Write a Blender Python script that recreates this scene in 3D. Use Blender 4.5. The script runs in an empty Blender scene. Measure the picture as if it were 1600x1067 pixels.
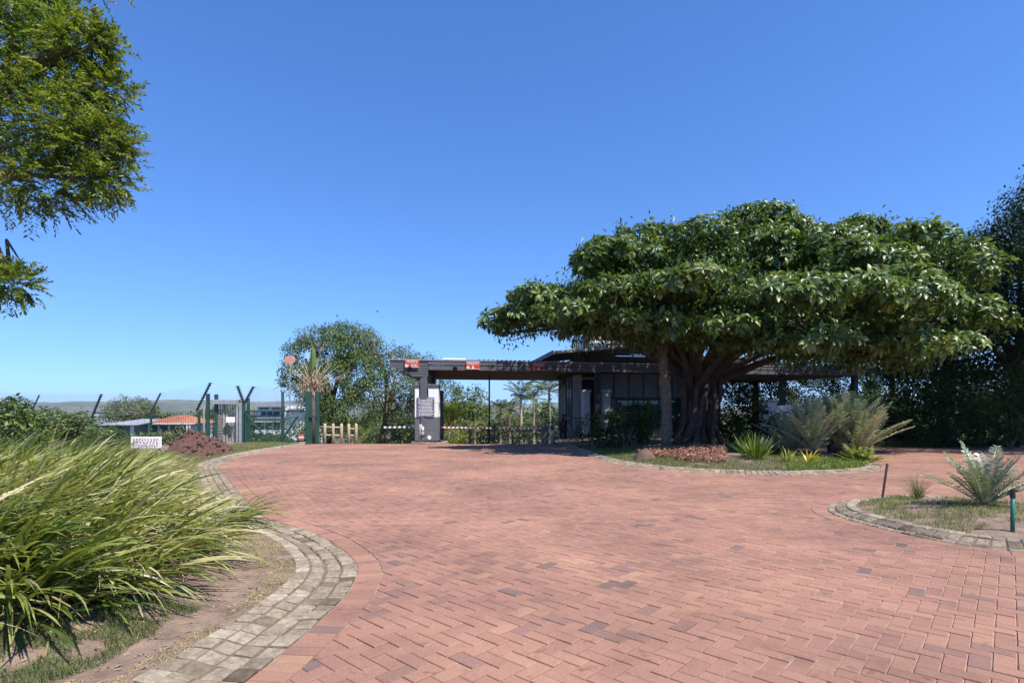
import bpy, bmesh, math, random
import numpy as np
from mathutils import Vector, Matrix
from mathutils.geometry import delaunay_2d_cdt

rng = np.random.default_rng(7)
random.seed(7)
scn = bpy.context.scene
COL = scn.collection
R = math.radians

# ------------------------------------------------------------------ camera, sky, sun, exposure
F, EYE, HY = 850.0, 1.35, 632.0          # focal length in photo pixels, eye height, horizon row
cam = bpy.data.objects.new('camera', bpy.data.cameras.new('camera'))
COL.objects.link(cam)
cam.location = (0, 0, EYE)
cam.rotation_euler = (R(90), 0, 0)
cam.data.sensor_width = 36
cam.data.lens = F / 1600 * 36
cam.data.shift_y = (HY - 533.5) / 1600
cam.data.clip_start, cam.data.clip_end = 0.05, 20000
scn.camera = cam

SUN_EL, SUN_AZ = R(58), R(46)            # azimuth to the right of straight behind the camera
world = bpy.data.worlds.new('World'); scn.world = world; world.use_nodes = True
wn = world.node_tree
sky = wn.nodes.new('ShaderNodeTexSky'); sky.sky_type = 'NISHITA'; sky.sun_disc = False
sky.sun_elevation = SUN_EL
sky.sun_rotation = R(180) - SUN_AZ
sky.altitude = 0; sky.air_density = 1.0; sky.dust_density = 0.0; sky.ozone_density = 8.0
hsv = wn.nodes.new('ShaderNodeHueSaturation'); hsv.inputs['Saturation'].default_value = 1.14
hsv.inputs['Hue'].default_value = 0.508
tc = wn.nodes.new('ShaderNodeTexCoord'); mp = wn.nodes.new('ShaderNodeMapping')
mp.inputs['Scale'].default_value = (1, 1, .8); mp.inputs['Location'].default_value = (0, 0, .095)
wn.links.new(tc.outputs['Generated'], mp.inputs[0]); wn.links.new(mp.outputs[0], sky.inputs[0])
wn.links.new(sky.outputs[0], hsv.inputs['Color'])
wn.links.new(hsv.outputs[0], wn.nodes['Background'].inputs[0])
wn.nodes['Background'].inputs[1].default_value = 0.14

sl = bpy.data.lights.new('sun', 'SUN'); sl.energy = 4.9; sl.angle = R(0.53); sl.color = (1.0, 0.95, 0.88)
sun = bpy.data.objects.new('sun', sl); COL.objects.link(sun)
sdir = Vector((math.sin(SUN_AZ) * math.cos(SUN_EL), -math.cos(SUN_AZ) * math.cos(SUN_EL), math.sin(SUN_EL)))
sun.rotation_euler = sdir.to_track_quat('Z', 'Y').to_euler()
sun.location = (10, -10, 30)
scn.view_settings.view_transform = 'Standard'; scn.view_settings.look = 'None'
scn.view_settings.exposure = 0.68; scn.view_settings.gamma = 1.0
scn.view_settings.use_curve_mapping = False
scn.render.engine = 'CYCLES'
scn.cycles.max_bounces = 6; scn.cycles.transparent_max_bounces = 8
scn.cycles.diffuse_bounces = 3; scn.cycles.glossy_bounces = 2; scn.cycles.transmission_bounces = 4
scn.cycles.caustics_reflective = False; scn.cycles.caustics_refractive = False
scn.cycles.use_denoising = True

# ------------------------------------------------------------------ materials
def _base(name):
    m = bpy.data.materials.new(name); m.use_nodes = True
    nt = m.node_tree; return m, nt, nt.nodes['Principled BSDF']
def _coords(nt): 
    return nt.nodes.new('ShaderNodeTexCoord').outputs['Object']
def _noise(nt, scale, detail=4, rough=.6, vec=None):
    n = nt.nodes.new('ShaderNodeTexNoise'); n.inputs['Scale'].default_value = scale
    n.inputs['Detail'].default_value = detail; n.inputs['Roughness'].default_value = rough
    if vec is not None: nt.links.new(vec, n.inputs['Vector'])
    return n.outputs['Fac']
def _ramp(nt, fac, stops):
    r = nt.nodes.new('ShaderNodeValToRGB'); e = r.color_ramp.elements
    while len(e) < len(stops): e.new(.5)
    for k, (p, c) in enumerate(stops):
        e[k].position = p; e[k].color = (*c, 1)
    nt.links.new(fac, r.inputs[0]); return r.outputs[0]
def _mix(nt, mode, fac, a, b):
    n = nt.nodes.new('ShaderNodeMix'); n.data_type = 'RGBA'; n.blend_type = mode
    if isinstance(fac, float): n.inputs[0].default_value = fac
    else: nt.links.new(fac, n.inputs[0])
    for sock, v in ((n.inputs[6], a), (n.inputs[7], b)):
        if isinstance(v, tuple): sock.default_value = (*v, 1)
        else: nt.links.new(v, sock)
    return n.outputs[2]
def _bump(nt, p, fac, strength, dist=.02):
    b = nt.nodes.new('ShaderNodeBump'); b.inputs['Strength'].default_value = strength
    b.inputs['Distance'].default_value = dist
    nt.links.new(fac, b.inputs['Height']); nt.links.new(b.outputs[0], p.inputs['Normal'])
def M(name, col, rough=.75, var=.22, scale=6., bump=.0, metal=0., spec=.35):
    m, nt, p = _base(name); v = _coords(nt)
    n1 = _noise(nt, scale, 5, .65, v)
    lo = tuple(c * (1 - var) for c in col); hi = tuple(min(1, c * (1 + var)) for c in col)
    c = _ramp(nt, n1, [(.32, lo), (.68, hi)])
    n2 = _noise(nt, scale * 9, 3, .6, v)
    c = _mix(nt, 'MULTIPLY', .5, c, _ramp(nt, n2, [(.3, (.78,) * 3), (.7, (1.1,) * 3)]))
    nt.links.new(c, p.inputs['Base Color'])
    p.inputs['Roughness'].default_value = rough; p.inputs['Metallic'].default_value = metal
    p.inputs['Specular IOR Level'].default_value = spec
    if bump: _bump(nt, p, n2, bump)
    return m
def tinted(name, stops, rough=.85, noise=.3, scale=40., bump=.2, spec=.25, stain=0., spots=False):
    """colour chosen piece by piece from the face attribute 'tint'"""
    m, nt, p = _base(name); v = _coords(nt)
    a = nt.nodes.new('ShaderNodeAttribute'); a.attribute_name = 'tint'
    c = _ramp(nt, a.outputs['Fac'], stops)
    n = _noise(nt, scale, 5, .7, v)
    c = _mix(nt, 'MULTIPLY', 1.0, c, _ramp(nt, n, [(.25, (1 - noise,) * 3), (.75, (1 + noise * .6,) * 3)]))
    if stain:
        g = nt.nodes.new('ShaderNodeNewGeometry').outputs['Position']
        s = _noise(nt, .55, 6, .62, g)
        c = _mix(nt, 'MULTIPLY', 1.0, c, _ramp(nt, s, [(.3, (1 - stain, 1 - stain * .9, 1 - stain * .85)), (.62, (1.06, 1.05, 1.04))]))
    if spots:                                               # drips, scuffs and smudges
        c = _mix(nt, 'MULTIPLY', 1.0, c, _ramp(nt, _noise(nt, 9., 2, .5, g), [(.66, (1,) * 3), (.76, (.68, .66, .66))]))
        c = _mix(nt, 'MULTIPLY', 1.0, c, _ramp(nt, _noise(nt, 2.2, 5, .7, g), [(.30, (.88, .88, .885)), (.46, (1,) * 3)]))
    nt.links.new(c, p.inputs['Base Color']); p.inputs['Roughness'].default_value = rough
    p.inputs['Specular IOR Level'].default_value = spec
    if bump: _bump(nt, p, n, bump, .004)
    return m
def leafmat(name, stops, rough=.45, trans=.3, spec=.4, veil=.25):
    m, nt, p = _base(name)
    a = nt.nodes.new('ShaderNodeAttribute'); a.attribute_name = 'tint'
    c = _ramp(nt, a.outputs['Fac'], stops)
    g = nt.nodes.new('ShaderNodeNewGeometry').outputs['Position']
    c = _mix(nt, 'MULTIPLY', 1.0, c, _ramp(nt, _noise(nt, 9., 3, .6, g), [(.3, (1 - veil,) * 3), (.7, (1 + veil,) * 3)]))
    nt.links.new(c, p.inputs['Base Color']); p.inputs['Roughness'].default_value = rough
    p.inputs['Specular IOR Level'].default_value = spec
    t = nt.nodes.new('ShaderNodeBsdfTranslucent'); nt.links.new(_mix(nt, 'MULTIPLY', 1.0, c, (1.5, 1.6, .6)), t.inputs[0])
    s = nt.nodes.new('ShaderNodeMixShader'); s.inputs[0].default_value = trans
    nt.links.new(p.outputs[0], s.inputs[1]); nt.links.new(t.outputs[0], s.inputs[2])
    nt.links.new(s.outputs[0], nt.nodes['Material Output'].inputs['Surface'])
    return m
def glass(name, tint=(.03, .04, .045)):
    m, nt, p = _base(name)
    p.inputs['Base Color'].default_value = (*tint, 1); p.inputs['Roughness'].default_value = .04
    p.inputs['Specular IOR Level'].default_value = .4
    return m

BRICK = tinted('clay brick', [(0., (.17, .12, .10)), (.12, (.22, .135, .112)), (.3, (.295, .157, .113)), (.55, (.33, .174, .124)), (.8, (.357, .195, .134)), (1., (.38, .223, .142))], .88, .26, 70., .2, .18, .30, True)
SETT = tinted('grey sett', [(0., (.14, .105, .072)), (.4, (.285, .225, .16)), (.75, (.37, .30, .22)), (1., (.43, .36, .275))], .92, .55, 22., .7, .15, .3)
JOINT = M('joint sand', (.36, .25, .19), .95, .25, 12, .3)
SOIL = M('bare soil', (.215, .15, .11), .97, .34, 5., 1.)
GROUND = M('ground cover', (.09, .095, .045), .97, .4, .35, .5)
REDSOIL = M('red soil', (.115, .058, .045), .97, .3, 4, .9)
HILL = M('far hillside', (.10, .115, .07), .95, .5, .004)
CHAR = M('charcoal paint', (.10, .10, .115), .6, .1, 2.5)
DARK = M('black steel', (.022, .023, .028), .5, .15, 3)
GREYB = M('grey block paint', (.135, .135, .15), .8, .1, 2.2, .2)
WHITE = M('white paint', (.82, .81, .81), .7, .06, 2.)
PALE = M('pale grey plaster', (.42, .43, .46), .8, .1, 1.5)
CREAM = M('cream plaster', (.62, .58, .52), .8, .1, .8)
SOFFIT = M('brown timber soffit', (.13, .068, .05), .7, .25, 2.)
ROOFM = M('dark roof sheet', (.04, .02, .024), .5, .2, 2.)
MAROON = M('maroon roof sheet', (.17, .05, .05), .55, .2, 2.)
RED = M('sign red', (.52, .05, .03), .5, .1, 3.)
ORANGE = M('orange plate', (.62, .14, .07), .5, .1, 3.)
GREEN = M('green fence paint', (.028, .075, .058), .5, .15, 4.)
GALV = M('galvanised steel', (.42, .43, .42), .45, .15, 6., 0, .4)
RUSTW = M('weathered steel bars', (.40, .35, .31), .7, .25, 9.)
WOOD = M('weathered round timber', (.42, .35, .24), .9, .25, 5., .4)
CONC = M('concrete', (.40, .37, .32), .9, .2, 5., .3)
TERRA = M('terracotta tiles', (.42, .17, .10), .85, .25, 2.)
GREYROOF = M('grey roof sheet', (.30, .30, .33), .6, .15, .6)
GLASS = glass('window glass')
PALEGLASS = glass('pale window glass', (.12, .16, .2))
BARK = M('fig bark', (.06, .043, .034), .95, .35, 3., .9)
BARK2 = M('grey bark', (.16, .125, .095), .95, .35, 5., .9)
PALMBARK = M('palm bark', (.16, .125, .095), .95, .45, 9., 1.)
PALETRUNK = M('pale palm trunk', (.40, .36, .29), .9, .2, 3., .4)
SKIN = M('brown skin', (.10, .055, .035), .6, .1, 5)
CLOTH = M('dark uniform', (.018, .02, .03), .85, .2, 8)
STRAP = leafmat('strap leaves', [(0., (.035, .07, .015)), (.3, (.105, .15, .026)), (.55, (.22, .245, .05)), (.78, (.36, .34, .13)), (1., (.52, .45, .28))], .42, .28, .4)
TURF = leafmat('short grass', [(0., (.05, .09, .03)), (.5, (.14, .18, .055)), (.8, (.28, .27, .11)), (1., (.42, .36, .18))], .7, .25, .2)
STRAW = leafmat('dry grass', [(0., (.2, .17, .07)), (.5, (.38, .31, .14)), (1., (.5, .42, .24))], .8, .2, .2)
FIG = leafmat('fig leaves', [(0., (.03, .06, .012)), (.5, (.095, .145, .03)), (.85, (.18, .225, .05)), (1., (.27, .28, .09))], .38, .25, .42)
NEARLEAF = leafmat('small tree leaves', [(0., (.045, .08, .016)), (.5, (.13, .175, .025)), (.85, (.23, .26, .045)), (1., (.32, .32, .09))], .42, .38, .45)
TREELEAF = leafmat('broad tree leaves', [(0., (.026, .055, .014)), (.5, (.085, .13, .03)), (1., (.19, .23, .06))], .5, .28, .4)
OLIVE = leafmat('olive tree leaves', [(0., (.05, .065, .025)), (.5, (.10, .125, .045)), (1., (.2, .21, .10))], .55, .25, .3)
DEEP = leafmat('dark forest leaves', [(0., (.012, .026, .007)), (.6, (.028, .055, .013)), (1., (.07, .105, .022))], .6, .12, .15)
CYCAD = leafmat('cycad leaflets', [(0., (.07, .105, .05)), (.5, (.18, .225, .125)), (.85, (.33, .375, .26)), (1., (.40, .38, .26))], .33, .12, .85)
PALMLEAF = leafmat('palm leaflets', [(0., (.045, .08, .02)), (.5, (.13, .165, .045)), (.85, (.27, .27, .10)), (1., (.40, .34, .17))], .5, .28, .4)
LIME = leafmat('lime leaves', [(0., (.06, .11, .02)), (.5, (.15, .21, .035)), (1., (.34, .34, .07))], .45, .3, .4)
YELLOW = leafmat('yellow leaves', [(0., (.3, .32, .03)), (.6, (.55, .5, .04)), (1., (.6, .45, .05))], .4, .3, .4)
REDLEAF = leafmat('red ground cover leaves', [(0., (.12, .06, .045)), (.5, (.27, .115, .085)), (1., (.42, .24, .17))], .5, .25, .4)
DRYLEAF = leafmat('dry fronds', [(0., (.22, .15, .09)), (.6, (.40, .30, .19)), (1., (.52, .40, .28))], .8, .2, .2)
LILAC = leafmat('lilac petals', [(0., (.35, .3, .6)), (1., (.6, .55, .8))], .6, .3, .2)

# ------------------------------------------------------------------ mesh helpers
def link(o, parent=None, **tags):
    COL.objects.link(o)
    if parent is not None:
        o.parent = parent                    # everything is modelled in world coordinates
        o.matrix_parent_inverse = Matrix.Translation(-parent.location) if parent.type == 'EMPTY' else Matrix.Identity(4)
    for k, v in tags.items(): o[k] = v
    return o
def fast(name, verts, facelists, mat, parent=None, tint=None, smooth=False, flat=False, **tags):
    verts = np.asarray(verts, np.float32).reshape(-1, 3)
    me = bpy.data.meshes.new(name)
    tot = [np.asarray(f, np.int32) for f in facelists if len(f)]
    loops = np.concatenate([f.ravel() for f in tot]); sizes = np.concatenate([np.full(len(f), f.shape[1], np.int32) for f in tot])
    me.vertices.add(len(verts)); me.vertices.foreach_set('co', verts.ravel())
    me.loops.add(len(loops)); me.loops.foreach_set('vertex_index', loops)
    me.polygons.add(len(sizes)); me.polygons.foreach_set('loop_start', np.concatenate([[0], np.cumsum(sizes)[:-1]]).astype(np.int32))
    me.polygons.foreach_set('use_smooth', np.full(len(sizes), not flat))
    if tint is not None:
        a = me.attributes.new('tint', 'FLOAT', 'FACE'); a.data.foreach_set('value', np.asarray(tint, np.float32))
    me.update(calc_edges=True); me.validate()
    if mat: me.materials.append(mat)
    return link(bpy.data.objects.new(name, me), parent, **tags)
class MB:
    def __init__(s): s.v = []; s.f = []; s.t = []; s.cur = .5
    def add(s, vs, fs):
        b = len(s.v); s.v += [tuple(q) for q in vs]
        for f in fs: s.f.append(tuple(b + i for i in f)); s.t.append(s.cur)
        return s
    def box(s, c, size, rot=None):
        x, y, z = (k / 2 for k in size); q = [Vector((a * x, b * y, d * z)) for a in (-1, 1) for b in (-1, 1) for d in (-1, 1)]
        if rot is not None: q = [rot @ p for p in q]
        c = Vector(c)
        return s.add([c + p for p in q], [(0, 1, 3, 2), (4, 6, 7, 5), (0, 4, 5, 1), (2, 3, 7, 6), (0, 2, 6, 4), (1, 5, 7, 3)])
    def bar(s, a, b, w, h=None, up=(0, 0, 1)):
        a, b = Vector(a), Vector(b); d = b - a; L = d.length; d.normalize(); h = h or w
        u = Vector(up)
        if abs(d.dot(u)) > .98: u = Vector((1, 0, 0))
        r = d.cross(u).normalized(); u = r.cross(d)
        rot = Matrix((r, d, u)).transposed()
        return s.box((a + b) / 2, (w, L, h), rot)
    def tube(s, pts, radii, n=6, cap=True):
        pts = [Vector(p) for p in pts]; b = len(s.v)
        if isinstance(radii, (int, float)): radii = [radii] * len(pts)
        ref = Vector((.3, .9, .2)).normalized()
        for i, p in enumerate(pts):
            d = (pts[min(i + 1, len(pts) - 1)] - pts[max(i - 1, 0)]).normalized()
            x = d.cross(ref).normalized() if abs(d.dot(ref)) < .97 else d.cross(Vector((1, 0, 0))).normalized()
            y = d.cross(x)
            for k in range(n):
                a = 2 * math.pi * k / n
                s.v.append(tuple(p + (x * math.cos(a) + y * math.sin(a)) * radii[i]))
        for i in range(len(pts) - 1):
            for k in range(n):
                s.f.append((b + i * n + k, b + i * n + (k + 1) % n, b + (i + 1) * n + (k + 1) % n, b + (i + 1) * n + k)); s.t.append(s.cur)
        if cap:
            s.f.append(tuple(b + k for k in range(n - 1, -1, -1))); s.f.append(tuple(b + (len(pts) - 1) * n + k for k in range(n))); s.t += [s.cur] * 2
        return s
    def prism(s, poly, off):
        """polygon (3-d points) swept by the vector off"""
        n = len(poly); P = [Vector(p) for p in poly]; o = Vector(off)
        return s.add(P + [p + o for p in P], [tuple(range(n - 1, -1, -1)), tuple(range(n, 2 * n))] + [(k, (k + 1) % n, n + (k + 1) % n, n + k) for k in range(n)])
    def build(s, name, mat, parent=None, smooth=False, bevel=0, **tags):
        me = bpy.data.meshes.new(name); me.from_pydata(s.v, [], s.f)
        a = me.attributes.new('tint', 'FLOAT', 'FACE'); a.data.foreach_set('value', s.t)
        if smooth: me.polygons.foreach_set('use_smooth', [True] * len(me.polygons))
        me.materials.append(mat)
        bm = bmesh.new(); bm.from_mesh(me); bmesh.ops.recalc_face_normals(bm, faces=bm.faces); bm.to_mesh(me); bm.free()
        o = link(bpy.data.objects.new(name, me), parent, **tags)
        if bevel:
            b = o.modifiers.new('bevel', 'BEVEL'); b.width = bevel; b.segments = 1; b.limit_method = 'ANGLE'
        return o
def thing(name, label, cat, loc=(0, 0, 0), group=None):
    o = bpy.data.objects.new(name, None); o.empty_display_size = .2; link(o); o.location = loc
    o['label'] = label; o['category'] = cat
    if group: o['group'] = group
    return o
def own(o, label, cat, group=None):
    o['label'] = label; o['category'] = cat
    if group: o['group'] = group
    return o

def smooth(a, b, x): 
    t = np.clip((np.asarray(x, float) - a) / (b - a), 0, 1); return t * t * (3 - 2 * t)
def plane(x, y):
    y = np.asarray(y, float)
    z = -.021 * np.clip(y, -40, 26.5)
    z = z - .088 * (np.clip(y, 26.5, 75) - 26.5) - .034 * (np.clip(y, 75, 400) - 75) - .008 * (np.clip(y, 400, 1500) - 400)
    return z
def W(px, py, d): return Vector(((px - 800) / F * d, d, EYE + (HY - py) / F * d))
def G(px, d, dz=0.): return Vector(((px - 800) / F * d, d, float(plane(0, d)) + dz))

_h = rng.random((64, 64))
def vnoise(x, y):
    x = np.asarray(x, float) % 64; y = np.asarray(y, float) % 64
    i, j = np.floor(x).astype(int), np.floor(y).astype(int); fx, fy = x - i, y - j
    fx, fy = fx * fx * (3 - 2 * fx), fy * fy * (3 - 2 * fy); i1, j1 = (i + 1) % 64, (j + 1) % 64; i %= 64; j %= 64
    return (_h[i, j] * (1 - fx) + _h[i1, j] * fx) * (1 - fy) + (_h[i, j1] * (1 - fx) + _h[i1, j1] * fx) * fy
def fbm(x, y, o=4):
    return sum(vnoise(np.asarray(x) * 2 ** k + 7 * k, np.asarray(y) * 2 ** k + 3 * k) / 2 ** (k + 1) for k in range(o))

# curves in plan
def catmull(pts, step, closed=False):
    P = np.array(pts, float); n = len(P); out = []
    rngi = range(n if closed else n - 1)
    for i in rngi:
        p1, p2 = P[i], P[(i + 1) % n]
        p0 = P[i - 1] if (i > 0 or closed) else 2 * p1 - p2
        p3 = P[(i + 2) % n] if (i + 2 < n or closed) else 2 * p2 - p1
        for t in np.linspace(0, 1, 24, endpoint=False):
            out.append(.5 * (2 * p1 + (p2 - p0) * t + (2 * p0 - 5 * p1 + 4 * p2 - p3) * t ** 2 + (3 * p1 - p0 - 3 * p2 + p3) * t ** 3))
    out.append(P[0] if closed else P[-1]); out = np.array(out)
    s = np.concatenate([[0], np.cumsum(np.linalg.norm(np.diff(out, axis=0), axis=1))])
    m = max(4, int(round(s[-1] / step))); t = np.linspace(0, s[-1], m + 1)
    return np.stack([np.interp(t, s, out[:, 0]), np.interp(t, s, out[:, 1])], 1)
def normals(C, closed=False):
    d = np.gradient(C, axis=0)
    if closed: d[0] = d[-1] = C[1] - C[-2]
    d /= np.linalg.norm(d, axis=1)[:, None]
    return np.stack([-d[:, 1], d[:, 0]], 1)        # to the left of the direction of travel
def sdist(Q, C):
    """signed distance of the points Q to the polyline C, positive on its left"""
    Q = np.asarray(Q, float); best = np.full(len(Q), 1e9); sg = np.zeros(len(Q))
    for a, b in zip(C[:-1], C[1:]):
        ab = b - a; t = np.clip(((Q - a) @ ab) / (ab @ ab + 1e-12), 0, 1); p = a + t[:, None] * ab; r = Q - p
        d = np.hypot(r[:, 0], r[:, 1]); cr = ab[0] * r[:, 1] - ab[1] * r[:, 0]
        u = d < best - 1e-9; best[u] = d[u]; sg[u] = np.where(cr[u] >= 0, 1, -1)
    return best * sg
def inside(Q, P):
    Q = np.asarray(Q, float); c = np.zeros(len(Q), bool); n = len(P)
    for i in range(n):
        a, b = P[i], P[(i + 1) % n]
        k = ((a[1] > Q[:, 1]) != (b[1] > Q[:, 1])) & (Q[:, 0] < (b[0] - a[0]) * (Q[:, 1] - a[1]) / (b[1] - a[1] + 1e-12) + a[0])
        c ^= k
    return c

KL = catmull([(-1.9, -.6), (-1.62, .9), (-1.45, 2.2), (-1.33, 3.0), (-1.27, 3.7), (-1.27, 4.3), (-1.40, 4.9), (-1.68, 5.45), (-2.12, 6.08), (-2.75, 6.75), (-3.4, 7.4),
              (-5.0, 9.9), (-6.6, 12.5), (-8.0, 14.9), (-8.8, 17.4), (-9.3, 20.1), (-9.6, 23.4), (-9.75, 26.4)], .1)
KM = catmull([(2.2, 31), (2.35, 24.5), (2.46, 20.9), (2.62, 17.5), (2.93, 15.4), (3.65, 13.8), (4.5, 12.98), (5.35, 12.6), (6.2, 12.45), (7.3, 12.62), (8.5, 13.1),
              (9.45, 13.8), (9.95, 14.6), (9.9, 15.7), (9.5, 17.2), (9.2, 20), (9.1, 31)], .1)
KR = catmull([(8.3, 7.6), (7.7, 8.3), (7.1, 8.85), (6.4, 9.1), (5.97, 9.03), (5.46, 8.76), (4.97, 8.42), (4.66, 8.05), (4.45, 7.6), (4.39, 7.2), (4.41, 6.8), (4.47, 6.4),
              (4.56, 6.05), (4.70, 5.76), (4.95, 5.48), (5.4, 5.2), (6.2, 4.95), (7.2, 5.05), (8.1, 5.6), (8.5, 6.6)], .1, True)
KP = catmull([(-4.1 + .92 * math.cos(-a), 27.05 + 1.0 * math.sin(-a)) for a in np.linspace(0, 2 * math.pi, 12, endpoint=False)][::-1], .1, True)
# ------------------------------------------------------------------ ground, hills, beds
def grid_axis(lo, hi, fine_lo, fine_hi, fine, grow=1.18):
    a = list(np.arange(fine_lo, fine_hi + fine, fine)); st = fine
    while a[-1] < hi: st *= grow; a.append(a[-1] + st)
    st = fine
    while a[0] > lo: st *= grow; a.insert(0, a[0] - st)
    return np.array(a)
def under_paving(x, y): return -.07
gx = grid_axis(-6500, 6500, -30, 32, .8); gy = grid_axis(-300, 7500, -8, 60, .7)
X, Y = np.meshgrid(gx, gy); Z = plane(X, Y) - .07
far = smooth(60, 140, np.abs(X) + np.clip(Y, 0, None))
Z += far * (fbm(X / 90, Y / 90) - .5) * 2.5 + smooth(1500, 3000, Y) * (fbm(X / 900 + 5, Y / 900) - .5) * 30
n, m = X.shape; idx = np.arange(n * m).reshape(n, m)
fast('ground', np.stack([X, Y, Z], -1), [np.stack([idx[:-1, :-1], idx[:-1, 1:], idx[1:, 1:], idx[1:, :-1]], -1).reshape(-1, 4)], GROUND, smooth=True, kind='structure')
def hill(y0, width, height, x0, x1, seed, base):
    xs = np.linspace(x0, x1, 160); t = np.linspace(-1, 1, 25); XX, TT = np.meshgrid(xs, t)
    ridge = fbm(XX / (x1 - x0) * 9 + seed, TT * .6 + seed, 5)
    ZZ = base + height * (.25 + 1.2 * ridge) * np.cos(TT * math.pi / 2) ** 1.3 * smooth(0, .12, (XX - x0) / (x1 - x0)) * smooth(0, .12, (x1 - XX) / (x1 - x0))
    YY = y0 + TT * width + 120 * np.sin(XX / 500)
    n, m = XX.shape; idx = np.arange(n * m).reshape(n, m)
    fast('hills', np.stack([XX, YY, ZZ], -1), [np.stack([idx[:-1, :-1], idx[:-1, 1:], idx[1:, 1:], idx[1:, :-1]], -1).reshape(-1, 4)], HILL, smooth=True, kind='structure')
hill(2600, 700, 62, -2900, -1150, 3, -30)
hill(3900, 900, 64, -4600, 1800, 11, -34)
hill(4300, 900, 60, -500, 900, 23, -34)

def bed_mesh(name, poly, zf, mat, cell):
    poly = np.asarray(poly); lo, hi = poly.min(0), poly.max(0)
    q = np.stack(np.meshgrid(np.arange(lo[0], hi[0], cell), np.arange(lo[1], hi[1], cell)), -1).reshape(-1, 2)
    q = q + (rng.random(q.shape) - .5) * cell * .7
    closed = np.vstack([poly, poly[:1]])
    q = q[inside(q, poly)]; q = q[np.abs(sdist(q, closed)) > cell * .45]
    pts = np.vstack([poly, q]); npl = len(poly)
    r = delaunay_2d_cdt([Vector(p) for p in pts], [(i, (i + 1) % npl) for i in range(npl)], [], 1, 1e-5)
    v = np.array([tuple(p) for p in r[0]]); f = np.array([t for t in r[2] if len(t) == 3])
    z = zf(v[:, 0], v[:, 1])
    return fast(name, np.column_stack([v, z]), [f], mat, smooth=True, kind='structure')

KW = .13                                                     # one row of setts
def bank_z(x, y):
    w = sdist(np.stack([np.ravel(x), np.ravel(y)], 1), KL) - 4 * KW
    near = 1 - smooth(7, 14, y)
    h = .036 + (.02 + .42 * near) * smooth(.15, 2.0, w) + .10 * smooth(2, 6, w) * near
    n = (fbm(x * 2.1, y * 2.1) - .5) * .10 * smooth(.1, .6, w) + (fbm(x * 11, y * 11, 3) - .5) * .035 * smooth(.0, .2, w)
    return plane(x, y) + h + n - .5 * smooth(7.5, 14, w)
KLn = normals(KL); inner = KL + KLn * (4 * KW - .03)
bank_poly = np.vstack([inner[2::2], [(-16, 27.2), (-19, 14), (-15, 4), (-9, -.6)]])
BANK = bed_mesh('soil_bank', bank_poly, bank_z, SOIL, .16)
def m_bed_z(x, y):
    w = sdist(np.stack([np.ravel(x), np.ravel(y)], 1), KM) - 3 * KW
    return plane(x, np.minimum(y, 26.5)) + .05 + .34 * smooth(.1, 4.5, w) + (fbm(x * 2, y * 2) - .5) * .08 * smooth(0, .5, w)
KMn = normals(KM)
bed_mesh('planting_bed', (KM + KMn * (3 * KW - .03))[::2], m_bed_z, SOIL, .4)
def r_bed_z(x, y):
    w = sdist(np.stack([np.ravel(x), np.ravel(y)], 1), KR) - 2 * KW
    return plane(x, y) + .055 + .08 * smooth(0, 1.2, w) + (fbm(x * 5, y * 5) - .5) * .06 * smooth(0, .4, w)
KRn = normals(KR, True)
bed_mesh('planting_bed', (KR + KRn * (2 * KW - .02))[:-1:2], r_bed_z, SOIL, .14)
bed_mesh('planting_bed', (KP + normals(KP, True) * .14)[:-1:2], lambda x, y: plane(x, y) + .09, SOIL, .3)

# ------------------------------------------------------------------ brick driveway
lane = [(2.4, 27.4), (26, 27.4), (30, 20), (30, -1.2), (-1.95, -1.2)]
drive_poly = np.vstack([KL[::3], [(-9.75, 27.4)], lane])
def sheet(name, poly, dz, mat, cell, **tags):
    o = bed_mesh(name, poly, lambda x, y: plane(x, y) + dz, mat, cell); return o
DRIVE = sheet('driveway', drive_poly, -.0085, JOINT, 1.2)
sheet('road', np.array([(-9.7, 27.38), (2.3, 27.38), (2.6, 60), (-12, 60)]), -.02, M('lane paving', (.26, .13, .10), .9, .3, 3), 2.5)

def piece_mesh(polys, zs, tints, tilt, bev=.0042, drop=.004, deep=.03):
    """bevelled pavers: polys list of (n,2) arrays grouped by n"""
    V, Fs, T = [], [], []; base = 0
    for k in sorted({p.shape[0] for p in polys}):
        ids = [i for i, p in enumerate(polys) if p.shape[0] == k]
        P = np.stack([polys[i] for i in ids]); z = np.asarray([zs[i] for i in ids]); t = np.asarray([tints[i] for i in ids]); tl = np.asarray([tilt[i] for i in ids])
        c = P.mean(1, keepdims=True); r = P - c; L = np.linalg.norm(r, axis=2, keepdims=True)
        I = c + r * np.clip(1 - bev * 1.45 / np.maximum(L, .02), .3, 1)
        pl = plane(P[..., 0], P[..., 1]); tz = (r * tl[:, None, :]).sum(2)
        zt = pl + z[:, None] + tz
        top = np.concatenate([I, zt[..., None]], 2); out = np.concatenate([P, (zt - drop)[..., None]], 2); bot = np.concatenate([P, (zt - deep)[..., None]], 2)
        m = len(ids); V.append(np.concatenate([top, out, bot], 1).reshape(-1, 3))
        o = base + np.arange(m)[:, None] * 3 * k; q = np.arange(k); q1 = (q + 1) % k
        Fs.append(o + q); 
        f2 = np.stack([o + k + q, o + k + q1, o + q1, o + q], -1).reshape(-1, 4); f3 = np.stack([o + 2 * k + q, o + 2 * k + q1, o + k + q1, o + k + q], -1).reshape(-1, 4)
        Fs += [f2, f3]; T += [t, np.repeat(t, k), np.repeat(t * .8, k)]; base += m * 3 * k
    return np.concatenate(V), Fs, np.concatenate(T)

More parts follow.
